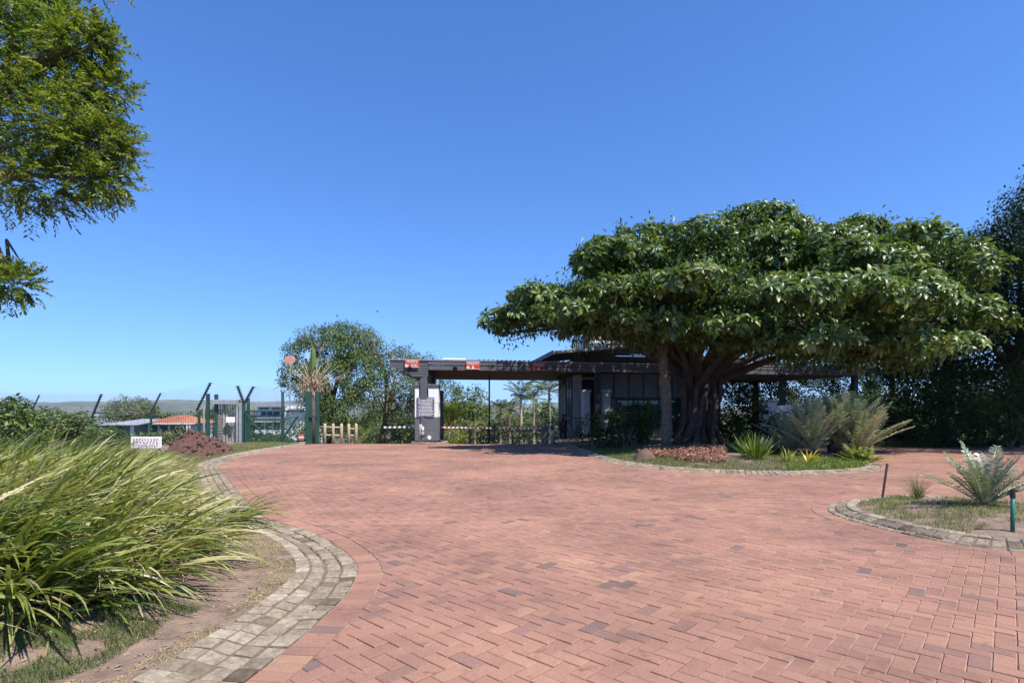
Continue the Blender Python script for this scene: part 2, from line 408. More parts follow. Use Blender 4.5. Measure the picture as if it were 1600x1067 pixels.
A = .1025; th = R(2.5) - R(45)
ex = np.array([math.cos(th), math.sin(th)]); ey = np.array([-math.sin(th), math.cos(th)])
ii, jj = np.meshgrid(np.arange(-420, 420), np.arange(-420, 420)); ii, jj = ii.ravel(), jj.ravel()
c4 = (ii - jj) % 4
cells = []
for kind, (w, h) in ((0, (2, 1)), (3, (1, 2))):
    s = c4 == kind; i, j = ii[s] * A, jj[s] * A
    cx, cy = i + w * A / 2, j + h * A / 2; g = .0036
    ctr = np.outer(cx, ex) + np.outer(cy, ey) + np.array([0, 8.])
    hw, hh = w * A / 2 - g, h * A / 2 - g
    corner = np.stack([ctr + a * hw * ex + b * hh * ey for a, b in ((-1, -1), (1, -1), (1, 1), (-1, 1))], 1)
    cells.append((ctr, corner))
ctr = np.concatenate([c[0] for c in cells]); corner = np.concatenate([c[1] for c in cells])
x, y = ctr.T
keep = (y > 1.6) & (y < 27.2) & (np.abs(x) < .99 * y + .6)
ctr, corner = ctr[keep], corner[keep]
SOLD = .209
clear = np.minimum.reduce([-sdist(ctr, KL) - SOLD, -sdist(ctr, KM) - SOLD, -sdist(ctr, KR) - SOLD, -sdist(ctr, KP) - .02])
inner_ok = ctr[:, 0] > -9.6
far_ok = clear > .14
def clip(poly, p, n):
    out = []; d = (poly - p) @ n
    for k in range(len(poly)):
        a, b, da, db = poly[k], poly[(k + 1) % len(poly)], d[k], d[(k + 1) % len(poly)]
        if da >= 0: out.append(a)
        if (da >= 0) != (db >= 0): out.append(a + (b - a) * da / (da - db))
    return np.array(out)
def nearest(p, C):
    a, b = C[:-1], C[1:]; ab = b - a; t = np.clip(((p - a) * ab).sum(1) / ((ab * ab).sum(1) + 1e-12), 0, 1); q = a + t[:, None] * ab
    k = np.argmin(((q - p) ** 2).sum(1)); return q[k], ab[k]
bricks = [corner[k] for k in np.nonzero(far_ok & inner_ok)[0]]
for k in np.nonzero((clear > -.16) & ~far_ok & inner_ok)[0]:
    po = corner[k]
    for C, gap in ((KL, SOLD), (KM, SOLD), (KR, SOLD), (KP, .02)):
        q, ab = nearest(ctr[k], C)
        if np.hypot(*(q - ctr[k])) < gap + .3:
            nr = np.array([ab[1], -ab[0]]) / np.hypot(*ab)
            if len(po) >= 3: po = clip(po, q + nr * gap, nr)
    if len(po) >= 3:
        ar = .5 * abs(sum(po[i, 0] * po[(i + 1) % len(po), 1] - po[(i + 1) % len(po), 0] * po[i, 1] for i in range(len(po))))
        if ar > .0012: bricks.append(po)
def soldiers(C, closed=False):
    D = catmull(C[::4] if not closed else C[:-1:4], .104, closed); nr = normals(D, closed); L = len(D) - 1
    for k in range(L):
        a, b = D[k], D[k + 1]; na, nb = nr[k], nr[k + 1]; d = (b - a) * .034
        bricks.append(np.array([a + d - na * .203, b - d - nb * .203, b - d - nb * .006, a + d - na * .006]))
soldiers(KL); soldiers(KM); soldiers(KR, True)
bc = np.array([b.mean(0) for b in bricks])
vis = (bc[:, 1] > 1.6) & (np.abs(bc[:, 0]) < .97 * bc[:, 1] + .5)
bricks = [b for b, v in zip(bricks, vis) if v]; bc = bc[vis]; N = len(bricks)
patch = fbm(bc[:, 0] * .7 + 9, bc[:, 1] * .7)
tint = np.clip(.55 + rng.normal(0, .15, N) + (patch - .5) * .7, .2, 1)
dark = rng.random(N) < .02 + .16 * smooth(.55, .72, fbm(bc[:, 0] * 1.7, bc[:, 1] * 1.7 + 4)); tint[dark] = rng.random(dark.sum()) * .26
zj = rng.normal(0, .0011, N); tl = rng.normal(0, .003, (N, 2))
inview = (bc[:, 1] > 2.72) & (np.abs(bc[:, 0]) < .93 * bc[:, 1])
order = np.argsort(np.where(inview, np.hypot(bc[:, 0], bc[:, 1]), 1e6)); one, rest = order[:300], order[300:]
for k in one:
    v, f, t = piece_mesh([bricks[k]], [zj[k]], [tint[k]], [tl[k]]); fast('brick', v, f, BRICK, DRIVE, t, flat=True)
v, f, t = piece_mesh([bricks[k] for k in rest], zj[rest], tint[rest], tl[rest]); fast('brick_paving', v, f, BRICK, DRIVE, t, flat=True, kind='stuff')

# ------------------------------------------------------------------ sett kerbs
def setts(name, C, rows, parts, closed=False, pitch=.142):
    """rows: (inner offset, outer offset, z inner, z outer)"""
    base = thing_struct = None; D = catmull(C[:-1:3] if closed else C[::3], pitch, closed); nr = normals(D, closed); L = len(D) - 1
    items = []
    for (o0, o1, z0, z1) in rows:
        for k in range(L):
            a, b = D[k], D[k + 1]; d = (b - a) * (.045 + .02 * rng.random()); e = .006
            P = np.array([a + d + nr[k] * (o0 + e), a + d * .8 + nr[k] * (o1 - e), b - d + nr[k + 1] * (o1 - e), b - d * .9 + nr[k + 1] * (o0 + e)])[::-1]
            P += rng.normal(0, .003, P.shape); j = rng.normal(0, .004); z = np.array([z0, z1, z1, z0])[::-1] + j + rng.normal(0, .003, 4)
            items.append((P, z, np.clip(rng.normal(.55, .2), 0, 1) * (.75 if z0 < .03 else 1)))
    # mortar strip under the setts
    V, Q = [], []
    prof = [(rows[0][0] - .004, -.03)] + [(r[0], r[2] - .016) for r in rows] + [(rows[-1][1] + .02, rows[-1][3] - .016)]
    for k in range(len(D)):
        for o, z in prof:
            p = D[k] + nr[k] * o; V.append((p[0], p[1], float(plane(p[0], min(p[1], 26.5))) + z))
    w = len(prof)
    for k in range(L):
        for q in range(w - 1): Q.append((k * w + q, (k + 1) * w + q, (k + 1) * w + q + 1, k * w + q + 1))
    root = fast(name, V, [np.array(Q)], M('kerb mortar', (.17, .125, .085), .95, .25, 8, .4), kind='structure')
    def one_mesh(sub):
        V, Fq, T = [], [], []
        for P, z, t in sub:
            b = len(V); c = P.mean(0); pl = plane(P[:, 0], np.minimum(P[:, 1], 26.5)); h = pl + z; ins = c + (P - c) * .80; cz = h.mean()
            V += [(p[0], p[1], zz - .03) for p, zz in zip(P, h)] + [(p[0], p[1], zz - .008) for p, zz in zip(P, h)]
            V += [(p[0], p[1], cz + (zz - cz) * .85 + .002) for p, zz in zip(ins, h)]
            for i in range(4):
                k = (i + 1) % 4; Fq += [(b + i, b + k, b + 4 + k, b + 4 + i), (b + 4 + i, b + 4 + k, b + 8 + k, b + 8 + i)]; T += [t * .8, t]
            Fq.append((b + 8, b + 9, b + 10, b + 11)); T.append(t)
        return np.array(V), [np.array(Fq)], T
    cen = np.array([p[0].mean(0) for p in items]); seen = (cen[:, 1] > 2.6) & (np.abs(cen[:, 0]) < .95 * cen[:, 1])
    od = np.argsort(np.where(seen, np.hypot(cen[:, 0], cen[:, 1]), 1e6)); lim = min(parts, int(seen.sum()))
    for k in od[:lim]:
        v, f, t = one_mesh([items[k]]); fast('sett', v, f, SETT, root, t, flat=True)
    if lim < len(od): v, f, t = one_mesh([items[k] for k in od[lim:]]); fast('sett_row', v, f, SETT, root, t, flat=True, kind='stuff')
    return root
setts('kerb', KL, [(0, KW, .004, .0), (KW, 2 * KW, .0, .004), (2 * KW + .01, 3 * KW, .008, .032), (3 * KW, 4 * KW, .036, .042)], 300)
setts('kerb', KM, [(0, KW, .004, .02), (KW, 2 * KW, .02, .05), (2 * KW, 3 * KW, .055, .06)], 300)
setts('kerb', KR, [(0, .10, .004, .012), (.105, .105 + KW, .015, .06), (.105 + KW, .105 + 2 * KW, .066, .07)], 220, True)
setts('kerb', KP, [(0, .15, .07, .09)], 40, True, .3)
# ------------------------------------------------------------------ foliage builders
def unit(a): return a / np.maximum(np.linalg.norm(a, axis=-1, keepdims=True), 1e-9)
T2 = (np.array([(0, 0, 0), (-.5, .4, .05), (.5, .4, .05), (0, 1, -.1)]), [np.array([(0, 2, 3), (0, 3, 1)])])
T4 = (np.array([(0, 0, 0), (-.5, .42, .1), (.5, .42, .1), (0, .45, 0), (0, 1, -.12)]), [np.array([(0, 2, 3), (0, 3, 1), (3, 2, 4), (1, 3, 4)])])
T8 = (np.array([(0, 0, 0), (-.36, .3, .10), (0, .3, .02), (.36, .3, .10), (-.5, .66, .06), (0, .66, -.03), (.5, .66, .06), (0, 1, -.2)]),
      [np.array([(0, 3, 2), (0, 2, 1), (5, 6, 7), (4, 5, 7)]), np.array([(2, 3, 6, 5), (1, 2, 5, 4)])])
def place(tpl, P, D, Nn, L, Wd):
    V, Fs = tpl; D = unit(D); X = unit(np.cross(D, Nn)); Nn = np.cross(X, D); n = len(P)
    L = np.broadcast_to(np.asarray(L, float), n)[:, None, None]; Wd = np.broadcast_to(np.asarray(Wd, float), n)[:, None, None]
    v = P[:, None, :] + X[:, None, :] * V[None, :, 0:1] * Wd + D[:, None, :] * V[None, :, 1:2] * L + Nn[:, None, :] * V[None, :, 2:3] * L
    o = (np.arange(n) * len(V))[:, None, None]
    return v.reshape(-1, 3), [(f[None] + o).reshape(-1, f.shape[1]) for f in Fs], [len(f) for f in Fs]
def leaves(name, tpl, P, D, Nn, L, Wd, tint, mat, parent=None, extra=None, **tags):
    v, f, k = place(tpl, P, D, Nn, L, Wd); t = np.concatenate([np.repeat(np.asarray(tint), q) for q in k])
    if extra is not None:
        ev, ef, et = extra; f = f + [q + len(v) for q in ef]; v = np.concatenate([v, ev]); t = np.concatenate([t, et])
    return fast(name, v, f, mat, parent, t, **tags)
def Bl(px, py, d, rx, ry, rd=None):
    k = d / F; return (np.array(W(px, py, d)), np.array([rx * k, rd or max(rx, ry) * k * .9, ry * k]))
def sphere_dirs(n): return unit(rng.normal(size=(n, 3)))
def clump_points(blobs, per_m2, lo=.62, hi=1.04, cull=.6, low=-.6):
    P, O = [], []
    for c, r in blobs:
        m = r.mean(); n = max(6, int(4 * math.pi * m * m * per_m2)); d = sphere_dirs(n)
        d = d[d[:, 2] > low - .4 * rng.random(n)]; f = lo + (hi - lo) * rng.random(len(d)) ** .6
        p = c + d * r * f[:, None]; ok = np.ones(len(p), bool)
        for c2, r2 in blobs:
            if c2 is not c: ok &= (np.linalg.norm((p - c2) / r2, axis=1) > cull) | (rng.random(len(p)) < .12)
        P.append(p[ok]); O.append(unit(d / r)[ok])
    return np.concatenate(P), np.concatenate(O)
def crown(name, blobs, per_m2, each, rad, L, Wd, mat, parent, tpl=T2, droop=.35, low=-.6, spread=.3, **tags):
    C, O = clump_points(blobs, per_m2, low=low); n = len(C); tc = rng.normal(.5, .17, n)
    P = np.repeat(C, each, 0) + sphere_dirs(n * each) * (rng.random((n * each, 1)) ** .45) * rad * 1.75; O2 = np.repeat(O, each, 0)
    Nn = unit(O2 * .6 + np.array([0, 0, .5]) + rng.normal(size=P.shape) * .5)
    D = unit(np.cross(Nn, sphere_dirs(len(P))) + np.array([0, 0, -droop]) + O2 * .3)
    t = np.clip(np.repeat(tc, each) + rng.normal(0, .15, len(P)), 0, 1); s = rng.uniform(1 - spread, 1 + spread, len(P))
    return leaves(name, tpl, P, D, Nn, L * s, Wd * s, t, mat, parent, **tags)
def limbs(mb, base, fork, blobs, r0, r1, n=6, wob=.12, trunk_pts=4):
    base, fork = Vector(base), Vector(fork); L = (fork - base).length
    pts = [base.lerp(fork, t) + Vector((random.uniform(-1, 1), random.uniform(-1, 1), 0)) * wob * L * .25 * (0 < t < 1) for t in np.linspace(0, 1, trunk_pts)]
    mb.tube(pts, [r0 * (1.25 if k == 0 else 1) * (1 - .35 * k / (trunk_pts - 1)) for k in range(trunk_pts)], n + 2)
    for c, r in blobs:
        c = Vector(c); st = base.lerp(fork, random.uniform(.72, 1)); m = st.lerp(c, .5) + Vector((random.uniform(-.2, .2), random.uniform(-.2, .2), .1)) * (c - st).length * .5
        mb.tube([st, m, c], [r0 * .5, r0 * .3, r1], n)
        for _ in range(3):
            e = c + Vector([random.uniform(-.8, .8) * q for q in r]); mb.tube([m.lerp(c, random.uniform(.2, .9)), (m + e) / 2 + Vector((0, 0, .1)), e], [r0 * .2, r0 * .13, r1 * .5], 4)
def tree(name, label, cat, base, fork, blobs, r0, mat, bark, per_m2, each, rad, L, Wd, group=None, low=-.6, tpl=T2, droop=.35):
    t = thing(name, label, cat, base, group); mb = MB(); limbs(mb, base, fork, blobs, r0, r0 * .14); mb.build('trunk', bark, t, True)
    crown('crown', blobs, per_m2, each, rad, L, Wd, mat, t, tpl, droop, low)
    return t
def frond_geo(base, az, el, length, droop, n, leaf, w, vee=.5, fwd=.5, start=.12, stem=.012, tint=.5, tsd=.12, hang=0., taper=.7, stem_t=.9):
    t = np.linspace(0, 1, 15); e = el - droop * t ** 1.5; ds = length / 14
    dx = np.concatenate([[0], np.cumsum(np.cos(e[:-1]) * ds)]); dz = np.concatenate([[0], np.cumsum(np.sin(e[:-1]) * ds)])
    h = np.array([math.cos(az), math.sin(az), 0]); C = np.array(base) + dx[:, None] * h + dz[:, None] * np.array([0, 0, 1.])
    tt = np.repeat(np.linspace(start, .99, n), 2); side = np.tile([-1, 1], n)[:, None]
    P = np.stack([np.interp(tt, t, C[:, k]) for k in range(3)], 1); et = np.interp(tt, t, e)
    T = np.cos(et)[:, None] * h + np.sin(et)[:, None] * np.array([0, 0, 1.]); S = np.array([-h[1], h[0], 0]); U = np.cross(T, S)
    U *= np.sign(U[:, 2:3] + 1e-6)
    D = S * side + T * fwd + U * vee + np.array([0, 0, -hang]) + rng.normal(0, .1, P.shape)
    prof = np.sin(np.clip((tt - start) / (1 - start), 0, 1) * math.pi * .85 + .35) * taper + (1 - taper)
    L = leaf * np.clip(prof, .25, 1) * rng.uniform(.85, 1.12, len(tt))
    mb = MB(); mb.cur = stem_t; mb.tube([C[k] for k in range(0, 15, 2)], [stem * (1 - .8 * k / 14) for k in range(0, 15, 2)], 4)
    return P, D, U + T * .2, L, np.full(len(tt), w), np.clip(rng.normal(tint, tsd, len(tt)), 0, 1), mb
def frond(mat, parent, *a, name='frond', **k):
    P, D, Nn, L, w, t, mb = frond_geo(*a, **k)
    q = [f for f in mb.f if len(f) == 4]; ex = (np.array(mb.v), [np.array(q)], np.full(len(q), k.get('stem_t', .9)))
    return leaves(name, T2, P, D, Nn, L, w, t, mat, parent, ex)
def blades(name, P, az, el, L, Wd, bend, tint, mat, parent=None, seg=6, **tags):
    n = len(P); t = np.linspace(0, 1, seg + 1); e = el[:, None] - bend[:, None] * t[None] ** 1.3; ds = (L / seg)[:, None]
    cx = np.concatenate([np.zeros((n, 1)), np.cumsum(np.cos(e[:, :-1]) * ds, 1)], 1); cz = np.concatenate([np.zeros((n, 1)), np.cumsum(np.sin(e[:, :-1]) * ds, 1)], 1)
    h = np.stack([np.cos(az), np.sin(az), 0 * az], 1); C = P[:, None] + cx[..., None] * h[:, None] + cz[..., None] * np.array([0, 0, 1.])
    tw = rng.normal(0, .5, n)[:, None, None]; S = np.stack([-np.sin(az), np.cos(az), 0 * az], 1)[:, None] + np.zeros_like(C)
    U = np.stack([-np.sin(e) * h[:, 0:1], -np.sin(e) * h[:, 1:2], np.cos(e)], -1); S = S * np.cos(tw) + U * np.sin(tw)
    wp = (np.minimum(1, .55 + 1.6 * t) * np.clip(1 - t, 0, 1) ** .55)[None, :, None] * Wd[:, None, None] / 2
    V = np.stack([C - S * wp, C + S * wp], 2).reshape(n, -1, 3); b = np.arange(seg)
    q = np.stack([2 * b, 2 * b + 1, 2 * b + 3, 2 * b + 2], -1); f = (np.arange(n) * 2 * (seg + 1))[:, None, None] + q
    return fast(name, V, [f.reshape(-1, 4)], mat, parent, np.repeat(tint, seg), **tags)
def tuft(name, label, cat, base, n, L, w, mat, spread=.05, el=(55, 88), bend=(.3, 1.0), tint=(.5, .2), group=None, part='leaf', single=0, az=None):
    """a clump of strap leaves; 'single' makes every leaf a part of its own"""
    t = thing(name, label, cat, base, group); a = rng.uniform(0, 2 * math.pi, n) if az is None else rng.normal(az[0], az[1], n)
    P = np.array(base) + np.stack([np.cos(a), np.sin(a), 0 * a], 1) * rng.random((n, 1)) * spread
    args = (P, a, np.radians(rng.uniform(*el, n)), L * rng.uniform(.6, 1.1, n), w * rng.uniform(.7, 1.2, n), rng.uniform(*bend, n), np.clip(rng.normal(*tint, n), 0, 1))
    m = min(n, single)
    for k in range(m): blades(part, *(q[k:k + 1] for q in args), mat, t)
    if n > m: blades('foliage', *(q[m:] for q in args), mat, t)
    return t
def ray_ground(px, py, zf, lo=2., hi=40.):
    ds = np.linspace(lo, hi, 1500); x = (px - 800) / F * ds; z = EYE + (HY - py) / F * ds
    g = zf(x, ds); k = np.argmax(z < g); return np.array([x[k], ds[k], float(g[k])])

# ------------------------------------------------------------------ strap-leaved bed on the left bank
def scatter(n, zf, test, x0, x1, y0, y1):
    q = np.stack([rng.uniform(x0, x1, n * 12), rng.uniform(y0, y1, n * 12)], 1); q = q[test(q)][:n]
    return np.column_stack([q, zf(q[:, 0], q[:, 1])])
edge = lambda q: sdist(q, KL) - 4 * KW
def in_bed(q):
    e = edge(q); lim = .86 + .45 * (fbm(q[:, 0] * 1.1, q[:, 1] * 1.1) - .5) - .5 * smooth(5.4, 7.2, q[:, 1]) + .28 * smooth(3.6, 2.8, q[:, 1])
    return (e > lim) & (q[:, 1] > 2.35) & (q[:, 1] < 15.1) & (e < 9) & (np.abs(q[:, 0]) < 1.05 * q[:, 1] + .6)
crowns_ = scatter(1500, bank_z, in_bed, -15, 0, 2.3, 15.1)
per = 14; n = len(crowns_) * per; P = np.repeat(crowns_, per, 0) + np.column_stack([rng.normal(0, .08, (n, 2)), np.zeros(n)])
e = edge(P[:, :2]); front = 1 - smooth(.5, 1.4, e)
az = rng.normal(R(2), R(34), n) - front * R(26) + np.repeat(rng.normal(0, .35, len(crowns_)), per)
el = np.radians(rng.normal(38, 15, n)) - front * .26; sz = (1 - .22 * smooth(6, 13, P[:, 1]))
Lb = rng.uniform(.52, 1.0, n) * sz * (1 - .15 * front)
dry = np.repeat(smooth(.42, .66, fbm(crowns_[:, 0] * .9 + 2, crowns_[:, 1] * .9)), per)
tb = np.clip(rng.normal(.45, .2, n) + dry * rng.uniform(.05, .85, n) + (rng.random(n) < .16) * .4, 0, 1)
blades('strap_leaf_bed', P, az, el, Lb, rng.uniform(.016, .042, n), rng.uniform(.35, 1.35, n), tb, STRAP, None, 7, kind='stuff', label='mass of arching strap leaves on the bank')
m_ = 7000; k_ = rng.integers(0, len(crowns_), m_); P = crowns_[k_] + np.column_stack([rng.normal(0, .16, (m_, 2)), rng.uniform(.0, .16, m_)])
blades('dry_thatch', P, rng.normal(0, 1.1, m_), np.radians(rng.normal(14, 14, m_)), rng.uniform(.25, .7, m_), rng.uniform(.008, .02, m_), rng.uniform(.1, .8, m_), rng.beta(1.2, 1.6, m_), DRYLEAF, None, 4, kind='stuff')
# the clumps along the near edge, each one a plant
spots = [((38, 962), 'broad dark green strap-leaf clump at the bottom left corner of the bank', .30, .034), ((215, 930), 'pale striped strap-leaf clump drooping over bare soil beside the short grass', .75, .024),
         ((300, 880), 'thin half-dry strap-leaf clump at the soil edge in mid bank', .62, .024), ((372, 838), 'green strap-leaf clump at the rounded corner of the bank near the kerb', .4, .026),
         ((30, 905), 'dark strap-leaf clump above the broad-leaved corner clump at the photo edge', .32, .032)]
for (px, py), lab, tn, wd in spots:
    b = ray_ground(px - 25, py - 18, bank_z); tuft('strap_leaf_clump', lab, 'plant', b, 78, .78, wd, STRAP, .16, (5, 58), (.6, 1.4), (tn, .16), 'strap-leaf clumps along the bank edge', 'leaf', 34, (R(-8), R(38)))

# short grass, dry grass and litter
def turf(name, test, zf, n, box, L, w, tint, mat, el=(45, 88), bend=(.1, .9)):
    P = scatter(n, zf, test, *box); n = len(P)
    blades(name, P, rng.uniform(0, 6.28, n), np.radians(rng.uniform(*el, n)), L * rng.uniform(.5, 1.2, n), np.full(n, w) * rng.uniform(.6, 1.3, n), rng.uniform(*bend, n), np.clip(rng.normal(*tint, n), 0, 1), mat, None, 2, kind='stuff')
def strip1(q):
    e = edge(q); return (e > .36 + .3 * (fbm(q[:, 0] * 2, q[:, 1] * 2) - .5)) & (e < .9) & (q[:, 1] < 3.7) & (fbm(q[:, 0] * 6, q[:, 1] * 6) > .40)
turf('short_grass', strip1, bank_z, 11000, (-3.6, -1.6, 2.2, 3.75), .055, .0035, (.25, .22), TURF, (40, 88))
def strip2(q):
    e = edge(q); return (e > -.03) & (e < .10 + .28 * smooth(3.6, 5.2, q[:, 1]) * smooth(7.2, 6.2, q[:, 1])) & (fbm(q[:, 0] * 5, q[:, 1] * 5) > .36)
turf('dry_grass', strip2, bank_z, 9000, (-4.5, -1.5, 2.4, 7.5), .028, .004, (.5, .28), STRAW, (5, 60))
def strip3(q):
    e = edge(q); return (e > .02) & (e < 2.4) & (q[:, 1] > 13)
turf('verge_lawn', strip3, bank_z, 34000, (-13, -7, 13, 27), .075, .008, (.5, .2), TURF)
def lit(q): e = edge(q); return (e > .0) & (e < 1.5)
P = scatter(2600, bank_z, lit, -5, -1.4, 2.4, 8); n = len(P); P[:, 2] += .006
leaves('leaf_litter', T2, P, np.column_stack([rng.normal(size=(n, 2)), rng.normal(0, .12, n)]), np.array([0, 0, 1.]) + rng.normal(0, .25, (n, 3)), rng.uniform(.012, .06, n), rng.uniform(.004, .012, n), rng.random(n), DRYLEAF, None, kind='stuff')

P = scatter(1600, bank_z, lambda q: (edge(q) > .12) & (edge(q) < 2.2), -5, -1.4, 2.4, 7.5); n = len(P); k = 6
dirs = sphere_dirs(8)[:6]; oc = np.array([(1, 0, 0), (-1, 0, 0), (0, 1, 0), (0, -1, 0), (0, 0, 1), (0, 0, -1)], float); of = np.array([(0, 2, 4), (2, 1, 4), (1, 3, 4), (3, 0, 4), (2, 0, 5), (1, 2, 5), (3, 1, 5), (0, 3, 5)])
sz_ = rng.gamma(2., .005, n)[:, None, None]; V = P[:, None] + oc[None] * sz_ * rng.uniform(.5, 1.2, (n, 6, 3)); fast('soil_clods', V, [(of[None] + (np.arange(n) * 6)[:, None, None]).reshape(-1, 3)], SOIL, kind='stuff')

# grass and ground cover on the two islands
KRc = KR
er = lambda q: sdist(q, KRc) - 2 * KW - .1
turf('island_grass', lambda q: (er(q) > .02) & (fbm(q[:, 0] * 3, q[:, 1] * 3) > .40), r_bed_z, 14000, (4.3, 8.6, 5, 9.2), .075, .006, (.5, .24), TURF, (25, 85))
em = lambda q: sdist(q, KM) - 3 * KW
turf('island_grass', lambda q: (em(q) > .02) & (em(q) < 2.0) & (fbm(q[:, 0] * 1.6, q[:, 1] * 1.6) > .30), m_bed_z, 44000, (2.3, 10, 12.5, 24), .10, .009, (.30, .2), TURF, (25, 85))

# ------------------------------------------------------------------ tree overhanging from the upper left
TB = [Bl(15, 90, 7.6, 135, 120, 1.2), Bl(95, 190, 7.4, 95, 70, .9), Bl(140, 232, 7.3, 58, 38, .6), Bl(160, 282, 7.2, 40, 19, .4), Bl(128, 75, 7.5, 48, 32, .5), Bl(60, 285, 7.2, 85, 42, .6),
      Bl(168, 138, 7.5, 32, 16, .3), Bl(178, 215, 7.3, 24, 13, .3), Bl(150, 60, 7.4, 26, 12, .25), Bl(-90, 200, 7.8, 130, 160, 1.3), Bl(30, 0, 7.8, 90, 60, .9), Bl(22, 442, 7.0, 36, 17, .25), Bl(-50, 432, 7.2, 50, 24, .4), Bl(40, -110, 8, 160, 110, 1.3)]
tbase = (-9.6, 8.2, float(bank_z(np.array([-9.6]), np.array([8.2]))[0]))
ot = thing('overhanging_tree', 'small-leaved tree reaching in from the upper left corner above the bank', 'tree', tbase)
mb = MB(); limbs(mb, tbase, W(-130, 260, 8.0), TB, .16, .012, wob=.2)
tw_P, tw_D, tw_t = [], [], []
for c, r in TB:
    k = int(66 * (4 * math.pi * r.mean() ** 2) ** .8) + 45
    d = sphere_dirs(k); p0 = c + d * r * rng.uniform(.25, .9, (k, 1)); dr = unit(d / r * .55 + np.array([.62, -.1, .12]) + rng.normal(size=(k, 3)) * .62)
    for p, q in zip(p0, dr):
        ln = rng.uniform(.22, .42) * min(1, .45 + r.mean()); m = int(rng.integers(13, 19)); s = np.linspace(.1, 1, m)[:, None]; pt = p + q * ln * s + np.array([0, 0, -.10]) * s ** 2 * ln
        if rng.random() < .4: mb.tube([p, pt[m // 2], pt[-1]], [.004, .003, .0015], 3, False)
        tw_P.append(pt); sd = np.where(np.arange(m) % 2, 1, -1)[:, None] * unit(np.cross(q, [0, 0, 1.]))
        tw_D.append(unit(q * .8 + sd * .8 + rng.normal(size=(m, 3)) * .3)); tw_t.append(np.clip(rng.normal(.5, .2) + rng.normal(0, .16, m), 0, 1))
P, D, t = np.concatenate(tw_P), np.concatenate(tw_D), np.concatenate(tw_t); n = len(P)
mb.build('branch', BARK2, ot, True)
leaves('crown', T4, P, D, np.array([0, 0, 1.]) + rng.normal(size=(n, 3)) * .45, rng.uniform(.055, .09, n), rng.uniform(.02, .032, n), t, NEARLEAF, ot)

# ------------------------------------------------------------------ the big fig tree on the middle island
FB = [Bl(803, 505, 19.5, 42, 36), Bl(850, 472, 19.5, 58, 34), Bl(935, 415, 19.5, 56, 48), Bl(905, 492, 17.5, 66, 28), Bl(1010, 395, 19.5, 80, 52), Bl(1000, 462, 16.5, 92, 42), Bl(1140, 388, 19.5, 92, 60),
      Bl(1110, 440, 15.8, 84, 45), Bl(1212, 382, 19.5, 84, 60), Bl(1290, 408, 18.5, 86, 58), Bl(1240, 468, 15.4, 105, 48), Bl(1400, 398, 19.5, 92, 62), Bl(1385, 470, 15.8, 92, 52), Bl(1475, 430, 19.2, 72, 70),
      Bl(1505, 500, 17.3, 56, 46), Bl(1285, 532, 14.2, 46, 26), Bl(1425, 535, 15.0, 52, 32), Bl(1150, 508, 15, 58, 28), Bl(1060, 475, 21, 110, 55), Bl(1300, 480, 21.5, 150, 65), Bl(960, 480, 21, 80, 40), Bl(1180, 345, 20.5, 55, 26), Bl(1350, 358, 21, 48, 22),
      Bl(935, 517, 17.6, 46, 17), Bl(1000, 505, 16.6, 56, 24), Bl(1075, 515, 16.2, 48, 24), Bl(1205, 535, 14.8, 34, 16), Bl(1345, 520, 15.5, 50, 26), Bl(1490, 535, 16.8, 36, 22), Bl(1400, 555, 16.5, 30, 16), Bl(1270, 548, 16, 36, 16), Bl(1440, 550, 17, 40, 18), Bl(1120, 535, 16.4, 34, 16)]
FB = [(c * np.array([1, 1, 1]) * (1 + 1.7 / c[1]) + np.array([0, 0, -EYE * 1.7 / c[1]]), r * (1 + 1.7 / c[1])) for c, r in FB]      # the crown stands a little farther back
BACK = [Bl(830, 492, 24.5, 46, 30), Bl(900, 505, 23, 50, 26), Bl(870, 480, 26, 60, 40), Bl(960, 450, 26.5, 80, 50), Bl(1060, 430, 27, 80, 50), Bl(1170, 430, 27, 90, 60), Bl(1290, 440, 26.5, 90, 60), Bl(1000, 500, 24, 70, 34), Bl(1110, 500, 24.5, 80, 40), Bl(1220, 510, 24, 80, 44), Bl(1340, 500, 24, 80, 44), Bl(1420, 470, 25, 70, 50), Bl(1380, 450, 28.5, 90, 50), Bl(1470, 470, 28, 70, 50)]
TUFTS = []                                                  # each bough ends in several separate tufts
for c, r in FB:
    for _ in range(9):
        q = sphere_dirs(1)[0]; q[2] = abs(q[2]) * .9 - .32; q[1] -= .25 * abs(q[1]); f = random.uniform(.30, .52); TUFTS.append((c + q * r * random.uniform(.68, .92), r * f * np.array([1.05, 1.05, .85])))
C, O = clump_points(TUFTS, 6.3, .7, 1.12, .5, -.45); n = len(C)
ax = unit(O * .75 + np.array([0, -.12, .62]) + rng.normal(size=(n, 3)) * .22); k = 9
a0 = rng.uniform(0, 6.28, n)[:, None] + np.arange(k) * (2 * math.pi / k) + rng.normal(0, .25, (n, k)); tilt = rng.uniform(.75, 1.75, (n, k))
e1 = unit(np.cross(ax, np.array([.31, .2, .9]))); e2 = np.cross(ax, e1)
D = (e1[:, None] * np.cos(a0)[..., None] + e2[:, None] * np.sin(a0)[..., None]) * np.sin(tilt)[..., None] + ax[:, None] * np.cos(tilt)[..., None] + np.array([0, 0, -.32])
Nn = ax[:, None] - D * .2 + rng.normal(size=D.shape) * .15; P = C[:, None] + D * .03 + rng.normal(size=D.shape) * .02
L = (rng.uniform(.25, .38, (n, 1)) * rng.uniform(.65, 1.1, (n, k))); t = np.clip(rng.normal(.48, .14, (n, 1)) + rng.normal(0, .16, (n, k)), 0, 1)
P, D, Nn, L, t = P.reshape(-1, 3), unit(D.reshape(-1, 3)), Nn.reshape(-1, 3), L.ravel(), t.ravel(); Wd = L * rng.uniform(.36, .48, len(L))
